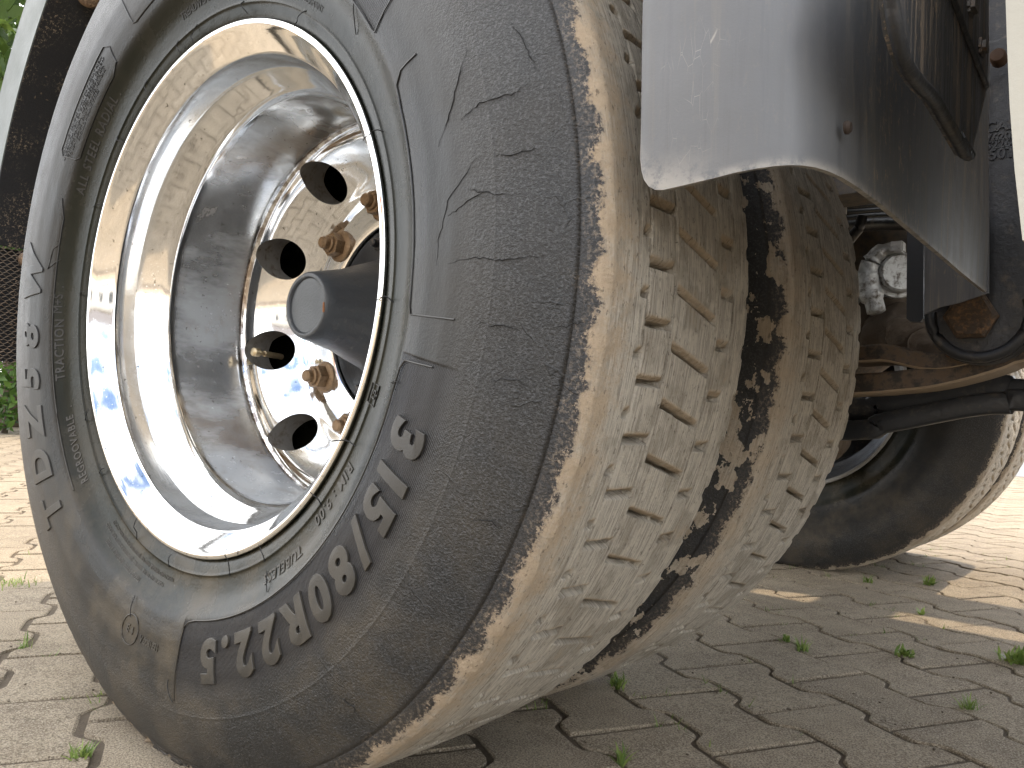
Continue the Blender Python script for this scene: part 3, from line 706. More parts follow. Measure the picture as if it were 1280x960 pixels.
# hub
hub = lathe_obj('hub', [(.300, .1385), (.291, .1385), (.289, .1360), (.289, .1250), (.288, .1230), (.285, .1000), (.278, .0900), (.268, .0850), (.250, .0770), (.228, .0690), (.208, .0620), (.195, .0570), (.185, .0535), (.165, .0490), (.148, .0450), (.1370, .0425), (.1342, .0405), (.1335, .0385), (.1338, .0362), (.1350, .0350), (.1375, .0345)], MHUB, truck, 72)
hub['label'] = 'grey painted hub with round end cap'
hc = lathe_obj('hub_cap', [(.1380, .0346), (.1372, .0343), (.1372, .0001)], mat_basic('hub_cap_grey', (.042, .047, .052), .36, 0., .1, 20, (.17, .15, .13), .22, .2, 300), hub, 48)
sc_ = box_obj('rust_chip', (.0355, .1330, -.011), (.0390, .1348, .002), MRAW, hub, .0006)
hb_me = None
for k in range(8):
    t = math.radians(107+45*k)
    if hb_me is None:
        bm = bmesh.new(); hexprism(bm, 0, -.014, .0100); Vl, Fl = lathe([(-.013, .0060), (-.022, .0058), (-.0235, .0045), (-.0235, .0001)], 12)
        vv = [bm.verts.new(v) for v in Vl]
        for q in Fl: bm.faces.new([vv[i] for i in q])
        hb = from_bm('hub_bolt', bm, mat_basic('dark_bolt', (.05, .05, .052), .45, .5, .3, 60, (.14, .12, .1), .4, .4, 250), hub, (.112*math.cos(t), .287, .112*math.sin(t)), 30); hb_me = hb.data
    else:
        link('hub_bolt', hb_me, None, hub, (.112*math.cos(t), .287, .112*math.sin(t)))

# inner wheel and brake drum, dark behind the hand holes
iw = lathe_obj('inner_rim', [(DUAL+.001, .2985), (DUAL+.004, .2915), (DUAL+.012, .280), (DUAL+.05, .270), (DUAL+.09, .247), (DUAL+.2, .247), (DUAL+.245, .28), (DUAL+.252, .2985)], MSTEEL, truck, 96)
iw['label'] = 'dusty steel rim of the inner wheel'
lathe_obj('inner_disc', [(.302, .14), (.302, .20), (.312, .215), (.335, .235), (.352, .2440)], MBLK, iw, 72)
drum = lathe_obj('brake_drum', [(.335, .10), (.335, .195), (.345, .205), (.36, .21), (.60, .213), (.605, .222), (.62, .222), (.62, .09)], mat_basic('brake_drum_iron', (.05, .04, .033), .75, .2, .4, 20, (.12, .06, .03), .4, .6, 120), truck, 64)

# ---------------------------------------------------------------- far side wheels
tm3 = make_tyre('tyre_far', 63, False, 1.1, False)
FY = 1.815
for k, y in enumerate((FY, FY+.345)):
    o = link('tyre', tm3, MT3, truck, (0, y, 0)); o['label'] = ('far inner tyre under the truck, dark sidewall and tan tread', 'far outer tyre, only its tan tread showing past the inner one')[k]
fr = lathe_obj('far_rim', [(FY+.006, .2955), (FY-.002, .2990), (FY-.004, .2965), (FY-.003, .2910), (FY+.004, .2880), (FY+.010, .2895), ], mat_basic('far_rim_grey', (.26, .25, .23), .6, .0, .2, 16, (.2, .16, .12), .35, .3, 90), truck, 96)
lathe_obj('rim_barrel', [(FY+.0101, .2894), (FY+.035, .2760), (FY+.06, .266), (FY+.09, .247), (FY+.16, .247), (FY+.20, .23), (FY+.24, .12)], MBLK, fr, 96)
fr['label'] = 'grey rim of the far wheel seen from its inner side'
fd = lathe_obj('far_brake_drum', [(FY+.20, .09), (FY+.02, .215), (FY-.02, .215), (FY-.025, .19), (FY-.025, .08)], mat_basic('far_drum_iron', (.045, .038, .032), .75, .2, .4, 20, (.12, .07, .04), .4, .6, 120), truck, 64)
# brake chamber and rusty bracket inside the far wheel
fc = lathe_obj('brake_chamber', [(0, .0001), (0, .060), (.010, .074), (.055, .078), (.060, .086), (.070, .086), (.075, .078), (.11, .072), (.125, .05), (.125, .0001)], mat_basic('dusty_chamber', (.15, .12, .09), .75, 0., .3, 20, (.09, .06, .04), .4, .6, 120), truck, 40)
axis_obj(fc, (.085, FY-.09, -.155), (.3, .95, .1)); fc.scale = (.85, .8, .85); fc['label'] = 'round brown brake chamber at the far wheel'
bm = bmesh.new()
for a, b in (((.02, FY-.10, -.235), (.075, FY-.04, -.185)), ((.09, FY-.10, -.24), (.135, FY-.05, -.20)), ((.0, FY-.09, -.20), (.15, FY-.05, -.185)), ((.05, FY-.09, -.25), (.10, FY-.05, -.225))): bx(bm, a, b, .008)
from_bm('rusty_bracket', bm, MRAW, truck, smooth=40)

# ---------------------------------------------------------------- axle, frame, body
bm = bmesh.new(); tube(bm, [(0, .55, 0), (0, .72, 0), (0, .95, 0), (0, 1.05, 0), (0, 1.2, 0), (0, 1.35, 0), (0, 1.45, 0), (0, 1.85, 0)], [.085, .075, .078, .12, .185, .12, .078, .075], 24)
from_bm('axle', bm, MSPR, truck, smooth=60)
bm = bmesh.new(); tube(bm, [(.16, 1.2, .02), (.35, 1.2, .05), (.42, 1.2, .06)], [.13, .09, .05], 20); from_bm('differential_nose', bm, MSPR, truck, smooth=60)
for y in (.80, 1.60):
    bm = bmesh.new(); s_ = 1 if y < 1.2 else -1
    bx(bm, (-.7, y-.004, .235), (5.2, y+.004, .515)); bx(bm, (-.7, min(y, y+s_*.075)+.004*(s_ > 0), .235), (5.2, max(y, y+s_*.075), .243)); bx(bm, (-.7, min(y, y+s_*.075), .507), (5.2, max(y, y+s_*.075), .515))
    from_bm('frame_rail', bm, MRAIL, truck)
for x in (-.5, .12, .55, 1.6, 3.0):
    box_obj('cross_member', (x-.04, .80, .27), (x+.04, 1.60, .48), MBLK, truck, .004)
dk = mat_basic('underbody_grey', (.44, .43, .40), .7, 0., .3, 6, (.12, .10, .08), .4, .5, 60)
# unseen load floor shading the ground, gaps added where sun streaks should fall
k_ = math.cos(math.radians(62))/math.sin(math.radians(62)); ZF = 1.20; hz = H+ZF; DX, DY = .6*k_*hz, .8*k_*hz
XR = -.93+DX  # rear edge placed so its shadow ends at the sunlit paving
sun_gaps = [(1.42, .045, [(.07, .21), (.38, .68)]), (.968, .024, [(.555, .86)]), (1.455, .0, [])]
bm = bmesh.new(); ycur = -.02
for yc, hw, xs in sorted(sun_gaps[:2], key=lambda q: q[0]):
    bx(bm, (XR, ycur, ZF), (5.4, yc+DY-hw, ZF+.012)); x_ = XR
    for a, b in xs: bx(bm, (x_, yc+DY-hw+.0005, ZF+.0003), (a+DX, yc+DY+hw-.0005, ZF+.0117)); x_ = b+DX
    bx(bm, (x_, yc+DY-hw+.0005, ZF+.0003), (5.4, yc+DY+hw-.0005, ZF+.0117)); ycur = yc+DY+hw
bx(bm, (XR, ycur, ZF), (5.4, 2.42, ZF+.012)); from_bm('load_floor_sun_gaps', bm, dk, truck)
for nm_, lo, hi in (('unseen_side_board', (XR, -.045, ZF-.03), (5.4, -.021, 2.3)), ('unseen_side_board', (XR, 2.421, ZF-.03), (5.4, 2.445, 1.38)), ('tail_board', (XR-.025, -.045, ZF-.03), (XR-.001, 2.445, 1.4)), ('head_board', (5.401, -.045, ZF-.03), (5.43, 2.445, 1.4))):  # unseen boards: near one tall to cast shade, far one low for sun
    box_obj(nm_, lo, hi, MBODY, truck, .004)
box_obj('cab', (5.7, .0, .15), (7.6, 2.4, 2.4), MWHITE, truck, .12)
box_obj('floor_beam', (XR+.03, .80, .516), (5.3, .88, ZF-.001), MBLK, truck, .003); box_obj('floor_beam', (XR+.03, 1.615, .516), (5.3, 1.68, ZF-.001), MBLK, truck, .003)
for x in (1.0, 4.5):   # front axle wheels far ahead, simple side lockers between
    pass
fw = link('tyre', tm3, MT, truck, (4.4, 0, 0)); fw['label'] = 'front tyre outside the photograph'; fw2 = link('tyre', tm3, MT, truck, (4.4, 2.16, 0)); fw2['label'] = 'far front tyre outside the photograph'

# ---------------------------------------------------------------- leaf spring, hanger, rods
def leaf(name, top, th, y0, y1, m):
    P = smooth_path(top, 8); bm = bmesh.new(); n_ = len(P); rows = []
    for i, p in enumerate(P):
        t = (P[min(i+1, n_-1)]-P[max(i-1, 0)]).normalized(); nrm = Vector((-t.z, 0, t.x))*(th[0]+(th[1]-th[0])*i/(n_-1))
        c = .003; q = Vector((p.x, 0, p.z)); b = q-nrm
        rows.append([bm.verts.new(v) for v in ((q.x, y0+c, q.z), (q.x, y1-c, q.z), (q.x-0, y1, q.z-c), (b.x, y1, b.z+c), (b.x, y1-c, b.z), (b.x, y0+c, b.z), (b.x, y0, b.z+c), (q.x, y0, q.z-c))])
    for a, b in zip(rows, rows[1:]):
        for k in range(8): bm.faces.new((a[k], a[(k+1) % 8], b[(k+1) % 8], b[k]))
    bm.faces.new(rows[0]); bm.faces.new(rows[-1][::-1]); bm.normal_update(); o = from_bm(name, bm, m, spring, smooth=35); o.data.materials.append(MDUSTLIT)
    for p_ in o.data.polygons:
        if p_.normal.z < -.6: p_.material_index = 1  # underside faces: dust tan with light off the ground painted in
    return o
spring = bpy.data.objects.new('leaf_spring', None); COL.objects.link(spring); spring.parent = truck
def pz(x, y, Y): q = px(x, y, 1, Y); return (q.x, 0, q.z)
YS = .690
up_pts = [(-.35, 0, .035)]+[(.10, 0, -.030)]+[(.30, 0, -.020)]+[pz(1072, 431, YS), pz(1110, 430, YS), pz(1160, 440, YS), pz(1200, 436, YS), pz(1240, 424, YS), pz(1282, 404, YS), (.85, 0, .055)]
lo_pts = [(-.35, 0, .0)]+[(.10, 0, -.068)]+[(.30, 0, -.060)]+[pz(1068, 467, YS), pz(1110, 464, YS), pz(1155, 459, YS), pz(1200, 449, YS), pz(1240, 437, YS), pz(1282, 424, YS), (.85, 0, .02)]
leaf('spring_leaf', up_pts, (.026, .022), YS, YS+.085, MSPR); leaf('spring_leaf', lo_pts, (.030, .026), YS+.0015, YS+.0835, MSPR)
a_, b_ = px(1180, 444, 1, YS-.002), px(1262, 425, 1, YS-.002)
bm = bmesh.new(); tube(bm, smooth_path([(a_.x, YS+.002, a_.z), ((a_.x+b_.x)/2, YS+.001, (a_.z+b_.z)/2-.002), (b_.x, YS+.002, b_.z)], 5), [.001]+[.0045]*9+[.001], 8)
from_bm('rust_seam', bm, MRAW, spring, smooth=60)
# cast spring hanger with rounded foot and bolt
YH = .645
hc_ = px(1224, 392, 1, YH); bm = bmesh.new(); pts = []
Rf = .062
for k in range(17): t = PI+PI*k/16; pts.append((hc_.x+Rf*math.cos(t), hc_.z+Rf*math.sin(t)))
e1 = px(1268, 340, 1, YH); pts += [(hc_.x+Rf+.004, hc_.z+.035), (e1.x+.055, hc_.z+.14), (e1.x+.10, hc_.z+.34), (hc_.x-.02, hc_.z+.34), (hc_.x-.045, hc_.z+.12), (hc_.x-Rf, hc_.z+.03)]
def plate(bm, pts, y0, y1, bev=.004):
    a = [bm.verts.new((x, y0, z)) for x, z in pts]; b = [bm.verts.new((x, y1, z)) for x, z in pts]
    f0 = bm.faces.new(a); f1 = bm.faces.new(b[::-1])
    for i in range(len(pts)): bm.faces.new((a[i], b[i], b[(i+1) % len(pts)], a[(i+1) % len(pts)]))
    if bev: bmesh.ops.bevel(bm, geom=list(f0.edges), offset=bev, segments=2, affect='EDGES')
plate(bm, pts, YH, YH+.035)
hanger = from_bm('spring_hanger', bm, MBLK, truck, smooth=35); hanger['label'] = 'black cast spring hanger with raised foundry letters'
# raised rim round the foot
bm = bmesh.new(); tube(bm, [(hc_.x+(Rf-.008)*math.cos(t), YH-.002, hc_.z+(Rf-.008)*math.sin(t)) for t in np.linspace(PI*.98, 2*PI+.3, 24)], .007, 8); from_bm('hanger_rib', bm, MBLK, hanger, smooth=60)
bm = bmesh.new()
hexprism(bm, YH-.001, YH-.016, .030, .005)
hbt = from_bm('hanger_bolt', bm, mat_basic('mud_rust_bolt', (.065, .045, .03), .85, 0., .5, 50, (.20, .11, .05), .42, 1.2, 160), hanger, (hc_.x-.008, 0, hc_.z-.004), 30)
for tx, (X_, Y_), sz in (('CAN', (1249, 158), .018), ('76205', (1247, 172), .0135), ('52261', (1247, 181), .0135), ('50T', (1248, 193), .018)):
    bm = text_mesh(tx, sz, .0016, offset=.0005)
    q = px(X_, Y_, 1, YH-.0005)
    for v in bm.verts: v.co = Vector((q.x+v.co.x+.004, q.y-v.co.z, q.z+v.co.y))
    from_bm('foundry_letters', bm, MBLK, hanger, smooth=30)
# stiff rods under the spring
def rod(name, pts, Y, fl, m, label=None):
    P = []
    for q in pts:
        if len(q) == 3: P.append(Vector(q))
        else: P.append(px(q[0], q[1], 1, Y))
    bm = bmesh.new(); tube(bm, smooth_path(P, 6), 1, 16, fl); o = from_bm(name, bm, m, truck, smooth=50)
    if label: o['label'] = label
    return o
rod('stabiliser_bar', [(.10, .82, -.08), (1066, 512), (1100, 507), (1150, 500), (1200, 492), (1238, 486), (1262, 488), (1290, 493), (.95, .82, -.07)], .82, (.020, .0205), MBLK2, 'black bar under the spring, upper of two')
rod('track_rod', [(.10, .80, -.15), (1062, 538), (1100, 530), (1150, 520), (1200, 510), (1235, 505), (1262, 504), (1290, 501), (.95, .79, -.10)], .79, (.016, .0150), MBLK2, 'black bar under the spring, lower of two')
# grey cast valve body and hose above the spring
P0 = px(1100, 352, 1, .93)
cast = bpy.data.objects.new('brake_valve', None); COL.objects.link(cast); cast.parent = truck
vdir = Vector((.55, -.82, .05))
o = lathe_obj('valve_face', [(0, .0001), (0, .036), (.004, .040), (.018, .042), (.020, .050), (.026, .052), (.034, .050), (.060, .040), (.085, .036), (.085, .0001)], MCAST, cast, 40)
c_ = px(1126, 340, 1, .93); axis_obj(o, c_, -vdir); o.scale = (.78, .78, .78)
bm = bmesh.new(); W_ = [px(*q, 1, .925) for q in ((1120, 309), (1103, 314), (1091, 326), (1086, 343), (1086, 360), (1092, 376), (1096, 392))]
tube(bm, smooth_path(W_, 5), [.010]*5+[.014]*5+[.017]*5+[.020]*5+[.019]*5+[.015]*5+[.010], 14); from_bm('valve_arm', bm, MCAST, cast, smooth=60)
bm = bmesh.new(); W_ = [px(*q, 1, .96) for q in ((1060, 372), (1072, 362), (1084, 350))]; tube(bm, smooth_path(W_, 5), .020, 12)
W_ = [px(*q, 1, .95) for q in ((1090, 390), (1094, 380), (1098, 366))]; tube(bm, W_, .008, 8); from_bm('valve_arm', bm, MCAST, cast, smooth=60)
q = px(1122, 310, 1, .92); box_obj('valve_lug', (q.x-.010, q.y-.01, q.z-.008), (q.x+.010, q.y+.012, q.z+.010), MCAST, cast, .002)
# brown muddy lumps below: spring seat and shock eye
for (X_, Y_, YY_, r_, nm_) in ((1140, 420, .90, .040, 'shock_eye'), (1125, 415, .98, .060, 'spring_seat'), (1100, 400, 1.05, .075, 'spring_seat'), (1165, 430, .86, .035, 'shock_eye')):
    q = px(X_, Y_, 1, YY_); bm = bmesh.new(); bmesh.ops.create_icosphere(bm, subdivisions=4, radius=r_)
    for v in bm.verts:
        n_ = float(fbm(np.array([v.co.x*40+r_*900]), np.array([v.co.z*40+v.co.y*31]), 5)[0]); v.co = v.co*(.8+.45*n_); v.co.y *= .8; v.co.z *= .8
    bmesh.ops.translate(bm, verts=bm.verts, vec=q); from_bm(nm_, bm, MUDB, truck, smooth=60)
# pipes and white cable clip seen past the tyre
for k, (yy0, rr_) in enumerate(((258, .0055), (266, .0065), (275, .0085), (286, .014))):
    a_, b_ = px(1030, yy0+2, 1, 1.25), px(1180, yy0-12+k*2, 1, 1.05); bm = bmesh.new(); tube(bm, smooth_path([a_, (a_+b_)/2+Vector((0, 0, .004*(k-1))), b_], 5), rr_, 10)
    from_bm('brake_pipe', bm, MBLK2, truck, smooth=60)
bm = bmesh.new(); tube(bm, smooth_path([px(1046, 246, 1, 1.0), px(1049, 242, 1, 1.0), px(1055, 243, 1, 1.0), px(1056, 250, 1, 1.0), px(1056, 268, 1, 1.0)], 4), 1, 8, (.003, .003)); clip = from_bm('cable_clip', bm, MWHITE, truck, smooth=40); clip['label'] = 'small white bent cable clip beside the inner tyre'
bm = bmesh.new(); tube(bm, smooth_path([px(1060, 302, 1, 1.1), px(1068, 292, 1, 1.1), px(1074, 284, 1, 1.1), px(1078, 270, 1, 1.1)], 4), .010, 10); from_bm('hose', bm, MBLK2, truck, smooth=60)

# ---------------------------------------------------------------- front mudguard of the wheel (right of the photograph)
guard = bpy.data.objects.new('mudguard', None); COL.objects.link(guard); guard.parent = truck; guard['label'] = 'scuffed black plastic front mudguard with a cut corner skirt'
def shell(name, grid, thick, m, parent, attr=None, flip=False):
    """grid[i][j] of Vectors, solidified"""
    n_, m_ = len(grid), len(grid[0]); V = [tuple(p) for row in grid for p in row]
    F = [(i*m_+j, i*m_+j+1, (i+1)*m_+j+1, (i+1)*m_+j) for i in range(n_-1) for j in range(m_-1)]
    bm = bmesh.new(); lay = bm.verts.layers.float.new('scuff'); vv_ = [bm.verts.new(v) for v in V]
    for k, v in enumerate(vv_): v[lay] = attr[k] if attr is not None else 0
    for q in F: bm.faces.new([vv_[i] for i in q])
    bmesh.ops.recalc_face_normals(bm, faces=bm.faces)
    bmesh.ops.solidify(bm, geom=bm.faces[:], thickness=thick)
    return from_bm(name, bm, m, parent, smooth=50)
XC, ZB = .674, .039
# path in plan: inner edge of skirt -> corner -> across the tread
plan = [(.556, -.002), (.5575, -.002), (.560, -.0025), (.564, -.003), (.569, -.003), (.575, -.003), (.59, -.003), (.61, -.002), (.625, -.001), (.637, .002), (.647, .006), (.655, .0115), (.661, .0185), (.6655, .028), (.669, .041), (.6715, .060), (.6735, .09), (.675, .14), (.675, .22), (.675, .32), (.674, .42), (.673, .50), (.672, .59)]
n_z = 60; grid = []; att = []
for i in range(n_z):
    t = i/(n_z-1); row = []
    for j, (x, y) in enumerate(plan):
        # lower border: skirt falls towards its free corner, rounded corner
        zb = float(np.interp(x, (.556, .5575, .560, .564, .569, .575, .60, .64, .674), (.054, .0445, .0385, .0335, .0305, .0295, .0310, .0355, .039))) if y < .06 else ZB
        zt = .72
        z = zb+(zt-zb)*t**2.0
        lean = 0 if z < .25 else -.5*(z-.25)**2     # the guard curves over the wheel higher up
        bow = -.010*math.exp(-((x-.556)/.03)**2)*0
        row.append(Vector((x+lean+.0015*math.sin(z*23+y*9), y-.003*math.sin(z*14), z)))
        e = math.exp(-((z-zb)/.004)**2)*.8; e2 = math.exp(-((z-zb)/.03)**2)*.5 if y < .05 else 0
        att.append(min(1, max(e, .9*math.exp(-((z-zb)/.016)**2-((x-.575)/.025)**2) if y < .01 else 0)))
    grid.append(row)
shell('guard_shell', grid, .004, MPL, guard, att)
q = px(1056, 160, 0, .677); o = lathe_obj('guard_bolt', [(0, .0001), (0, .0040), (-.002, .0045), (-.004, .0030), (-.004, .0001)], mat_basic('guard_bolt_rust', (.035, .024, .018), .8, .1, .4, 90), guard, 16); axis_obj(o, q, (-1, 0, 0))
# chevron flap over the shell
fl_pts = [(1104, -60), (1112, 0), (1118, 40), (1130, 80), (1146, 104), (1165, 124), (1185, 158), (1204, 192), (1211, 195), (1216, 186), (1224, 150), (1234, 110), (1236, 60), (1236, -60)]
P3 = [px(X_, Y_, 0, .716) for X_, Y_ in fl_pts]
bm = bmesh.new(); lay = bm.verts.layers.float.new('scuff'); a = [bm.verts.new(p) for p in P3]; b = [bm.verts.new(p+Vector((-.006, 0, 0))) for p in P3]
bm.faces.new(a); bm.faces.new(b[::-1])
for i in range(len(a)): bm.faces.new((a[i], b[i], b[(i+1) % len(a)], a[(i+1) % len(a)]))
bmesh.ops.triangulate(bm, faces=[f_ for f_ in bm.faces if len(f_.verts) > 4]); flap = from_bm('guard_flap', bm, MFLAP, guard, smooth=35)
bm = bmesh.new(); tube(bm, smooth_path([Vector((.717, 0, 0))+Vector((0, p.y, p.z)) for p in P3[:8]], 4), .0045, 10); from_bm('flap_bead', bm, MBLK, flap, smooth=60)
bm = bmesh.new(); tube(bm, [Vector((.7165, 0, 0))+Vector((0, p.y, p.z)) for p in (px(1180, -30, 0, .7165), px(1205, 40, 0, .7165), px(1232, 108, 0, .7165))], .003, 8)
tube(bm, [Vector((.7165, 0, 0))+Vector((0, p.y, p.z)) for p in (px(1197, 172, 0, .7165), px(1211, 194, 0, .7165))], .005, 8); from_bm('flap_rib', bm, MBLK, flap, smooth=60)
for X_, Y_ in ((1210, 10), (1224, 60)):
    q = px(X_, Y_, 0, .715); box_obj('flap_clip', (q.x-.006, q.y-.010, q.z-.006), (q.x+.006, q.y+.010, q.z+.006), mat_basic('clip_grey', (.12, .11, .10), .6, 0, .3, 40, (.2, .13, .08), .4, .4), flap, .003)
# inner leaf of the guard behind it, and a hanging rubber strap
def sheet_px(name, pts, Y, m, parent, th=.004):
    bm = bmesh.new(); bm.verts.layers.float.new('scuff'); P = [px(X_, Y_, 1, Y) for X_, Y_ in pts]; a = [bm.verts.new(p) for p in P]; b = [bm.verts.new(p+Vector((0, th, 0))) for p in P]
    bm.faces.new(a); bm.faces.new(b[::-1])
    for i in range(len(a)): bm.faces.new((a[i], b[i], b[(i+1) % len(a)], a[(i+1) % len(a)]))
    return from_bm(name, bm, m, parent, smooth=30)
sheet_px('guard_inner_leaf', [(1156, 250), (1155, 393), (1175, 384), (1200, 378), (1236, 366), (1236, 250)], .600, MPL, guard)
sheet_px('rubber_strap', [(1134, 250), (1133, 398), (1138, 402), (1150, 402), (1154, 398), (1155, 250)], .66, mat_basic('strap_rubber', (.018, .022, .028), .5), guard, .012)
# things between guard and cream panel
for X_, Y_, YY_, r_, h_ in ((1246, 68, .60, .009, .02),):
    q = px(X_, Y_, 1, YY_); o = lathe_obj('bracket_bolt', [(0, .0001), (0, r_*.8), (.004, r_), (h_, r_), (h_, .0001)], mat_basic('bolt_rust', (.09, .05, .03), .7, .2, .4, 50), hanger, 20); o.location = q
bm = bmesh.new(); q = px(1247, 60, 1, .70); bx(bm, (q.x-.05, q.y-.03, q.z-.10), (q.x+.08, q.y+.08, q.z+.25), .006); from_bm('frame_bracket', bm, MBLK, truck)
# cream rounded side tank at the right border
bm = bmesh.new(); sec = [px(1259, -40, 1, .02), px(1257, 0, 1, .02), px(1259, 60, 1, .02), px(1262, 130, 1, .02), px(1268, 210, 1, .02), px(1278, 300, 1, .02), px(1287, 345, 1, .02)]
prof_ = [(p.x, p.z) for p in sec]; prof_ += [(prof_[-1][0]+.02, prof_[-1][1]-.018), (prof_[-1][0]+.06, prof_[-1][1]-.028), (1.02, prof_[-1][1]-.03), (1.06, prof_[-1][1]), (1.06, .46), (prof_[0][0]+.03, .46), (prof_[0][0]+.004, .43)]
plate(bm, prof_, .02, .42, .022); tank = from_bm('side_tank', bm, MCREAM, truck, smooth=40); tank['label'] = 'cream rounded plastic tank at the right border'

# ---------------------------------------------------------------- rear mudguard (left of the photograph)
rg = bpy.data.objects.new('mudguard', None); COL.objects.link(rg); rg.parent = truck; rg['label'] = 'rear mudguard with grey edge lip and mud-spattered black inside'
def arc_shell(name, ra, rb, y0, y1, a0, a1, m, parent, thick=.004, ny=6, na=40):
    g = []
    for i in range(na+1):
        a = math.radians(a0+(a1-a0)*i/na); row = []
        for j in range(ny+1):
            t = j/ny; r_ = ra+(rb-ra)*t; row.append(Vector((r_*math.cos(a), y0+(y1-y0)*t, r_*math.sin(a))))
        g.append(row)
    return shell(name, g, thick, m, parent)
arc_shell('guard_lip', .7025, .786, .0, .002, 118, 169, MLIP, rg)
arc_shell('guard_lining', .7045, .7045, .0015, .60, 118, 170, MSPK, rg, .004, 10)
lx, lz = .704*math.cos(math.radians(170)), .704*math.sin(math.radians(170))
# expanded-mesh flap hanging below: a woven grid of strands
bm = bmesh.new(); z0, z1 = -.078, lz+.0; y0_, y1_ = .0, .60
dy, dz = .0125, .0052
ny_ = 12; nz_ = int((z1-z0)/dz)
for i in range(nz_+1):
    z = z0+i*dz+.002*0
    for s_ in (0,):
        P = [(lx+.010*(.5-(z-z0)/(z1-z0))+(.0012 if (j+i) % 2 else -.0012), y0_+j*dy/2, z+(.0016 if (j+i) % 2 else -.0016)) for j in range(0, 26)]
        tube(bm, P, .00085, 4)
mf = from_bm('mesh_flap', bm, mat_basic('muddy_mesh', (.10, .08, .06), .7, 0, .4, 40, (.26, .19, .13), .42, .5), rg, smooth=40)
mf['kind'] = 'stuff'
box_obj('flap_backing', (lx-.030, .0, z0+.006), (lx-.026, .60, z1), mat_basic('flap_backing_rubber', (.006, .006, .007), .8), rg, .001)
def liner_hit(X_, Y_, R_):
    a_ = px(X_, Y_, 1, -.2); b_ = px(X_, Y_, 1, 0); d = (b_-a_).normalized(); t = 0
    p_ = a_
    for _ in range(4000):
        p_ = p_+d*.001
        if p_.y > 0 and math.hypot(p_.x, p_.z) > R_: break
    return p_
for X_, Y_, r_ in ((36, 325, .010), (113, -2, .014)):
    q = liner_hit(X_, Y_, .69); n_ = Vector((-q.x, 0, -q.z)).normalized()
    o = lathe_obj('guard_bolt', [(-.012, .0001), (-.011, r_*.6), (-.004, r_*1.0), (.004, r_*1.25), (.012, r_*1.3), (.012, .0001)], mat_basic('muddy_guard_bolt', (.13, .085, .055), .85, 0, .5, 90, (.30, .2, .12), .45, 1.3, 260), rg, 20)
    axis_obj(o, q, -n_)
# mud crumbs stuck on the mesh and lining
bm = bmesh.new()
for k in range(150):
    a = random.uniform(135, 172); zz_ = random.random(); y = random.uniform(.01, .30)
    if k % 3 == 0: c = Vector((lx+.004, random.uniform(.0, .09), random.uniform(z0, z1)))
    else: c = Vector((.7015*math.cos(math.radians(a)), y, .7015*math.sin(math.radians(a))))
    g = bmesh.ops.create_icosphere(bm, subdivisions=1, radius=random.choice((.001, .0015, .0022, .004 if k % 9 == 0 else .0015)))
    sq = random.uniform(.5, 1.6)
    for v in g['verts']: v.co = Vector((v.co.x, v.co.y*sq, v.co.z/sq))+c
o = from_bm('mud_crumbs', bm, MUDB, rg, smooth=30); o['kind'] = 'stuff'

# ---------------------------------------------------------------- weeds in the joints
def weed(name, x, y, n_, h_, spread, label=None, broad=False):
    bm = bmesh.new()
    for k in range(n_):
        a = random.uniform(0, 2*PI); L_ = h_*random.uniform(.5, 1.1); tilt = random.uniform(.15, 1.1); bx0 = random.gauss(0, spread*.25); by0 = random.gauss(0, spread*.25)
        wd = random.uniform(.0009, .0017)*(2.4 if broad else 1); pr_ = None; d = Vector((math.cos(a), math.sin(a), 0)); s_ = Vector((-d.y, d.x, 0))
        for q in range(4):
            t = q/3; c = Vector((bx0, by0, 0))+d*(L_*t*math.sin(tilt)*(.5+.5*t)*1.1)+Vector((0, 0, L_*(t*math.cos(tilt)*1.0+.25*t*(1-t))))
            ww = wd*((1-t)**.6 if not broad else math.sin(PI*min(.98, t*.85+.12)))+.0001
            cur = (bm.verts.new(c-s_*ww), bm.verts.new(c+s_*ww))
            if pr_: bm.faces.new((pr_[0], pr_[1], cur[1], cur[0]))
            pr_ = cur
    me = bpy.data.meshes.new(name); bm.to_mesh(me); bm.free(); o = link(name, me, MGR, None, (x, y, -.004)); 
    if label: tag(o, label, 'weed', 'weeds growing in the paving joints')
    return o
WD = [(100, 945, 34, .028, .02, 'small bright grass tuft at the lower left, nearest the photo corner', False),
      (30, 808, 16, .032, .03, 'reddish sprawling weed on the pavers at the left border', False),
      (15, 730, 60, .025, .10, 'low grass patch in the joint at the edge of the sunlit paving', False),
      (772, 857, 40, .035, .02, 'green tuft growing right beside the inner tyre tread', False),
      (776, 952, 30, .030, .012, 'young light green tuft at the bottom border of the photo', False),
      (1003, 812, 40, .035, .02, 'grass tuft on the shaded paving left of the lowest sun streak', False),
      (984, 802, 22, .022, .015, 'little round weed between tyre and sun streaks', True),
      (1086, 728, 30, .035, .02, 'upright weed just in front of the far tyre', False),
      (1160, 731, 45, .035, .02, 'bright leafy weed on the paving right of the far tyre', True),
      (1152, 767, 10, .022, .008, 'tiny two-leaf seedling beside the middle sun streak', True),
      (1270, 828, 60, .040, .03, 'dense green weed clump at the right border', True),
      (1210, 884, 34, .032, .02, 'thin grass tuft below the lowest sun streak', False),
      (1132, 819, 34, .026, .02, 'dark green weed between the middle and lowest sun streaks', True)]
for X_, Y_, n_, h_, sp, lb, br in WD:
    q = px(X_, Y_, 2, -H); o = weed('weed', q.x, q.y, n_, h_*.85, sp, lb, br)
    if sp > .05: o['kind'] = 'stuff'
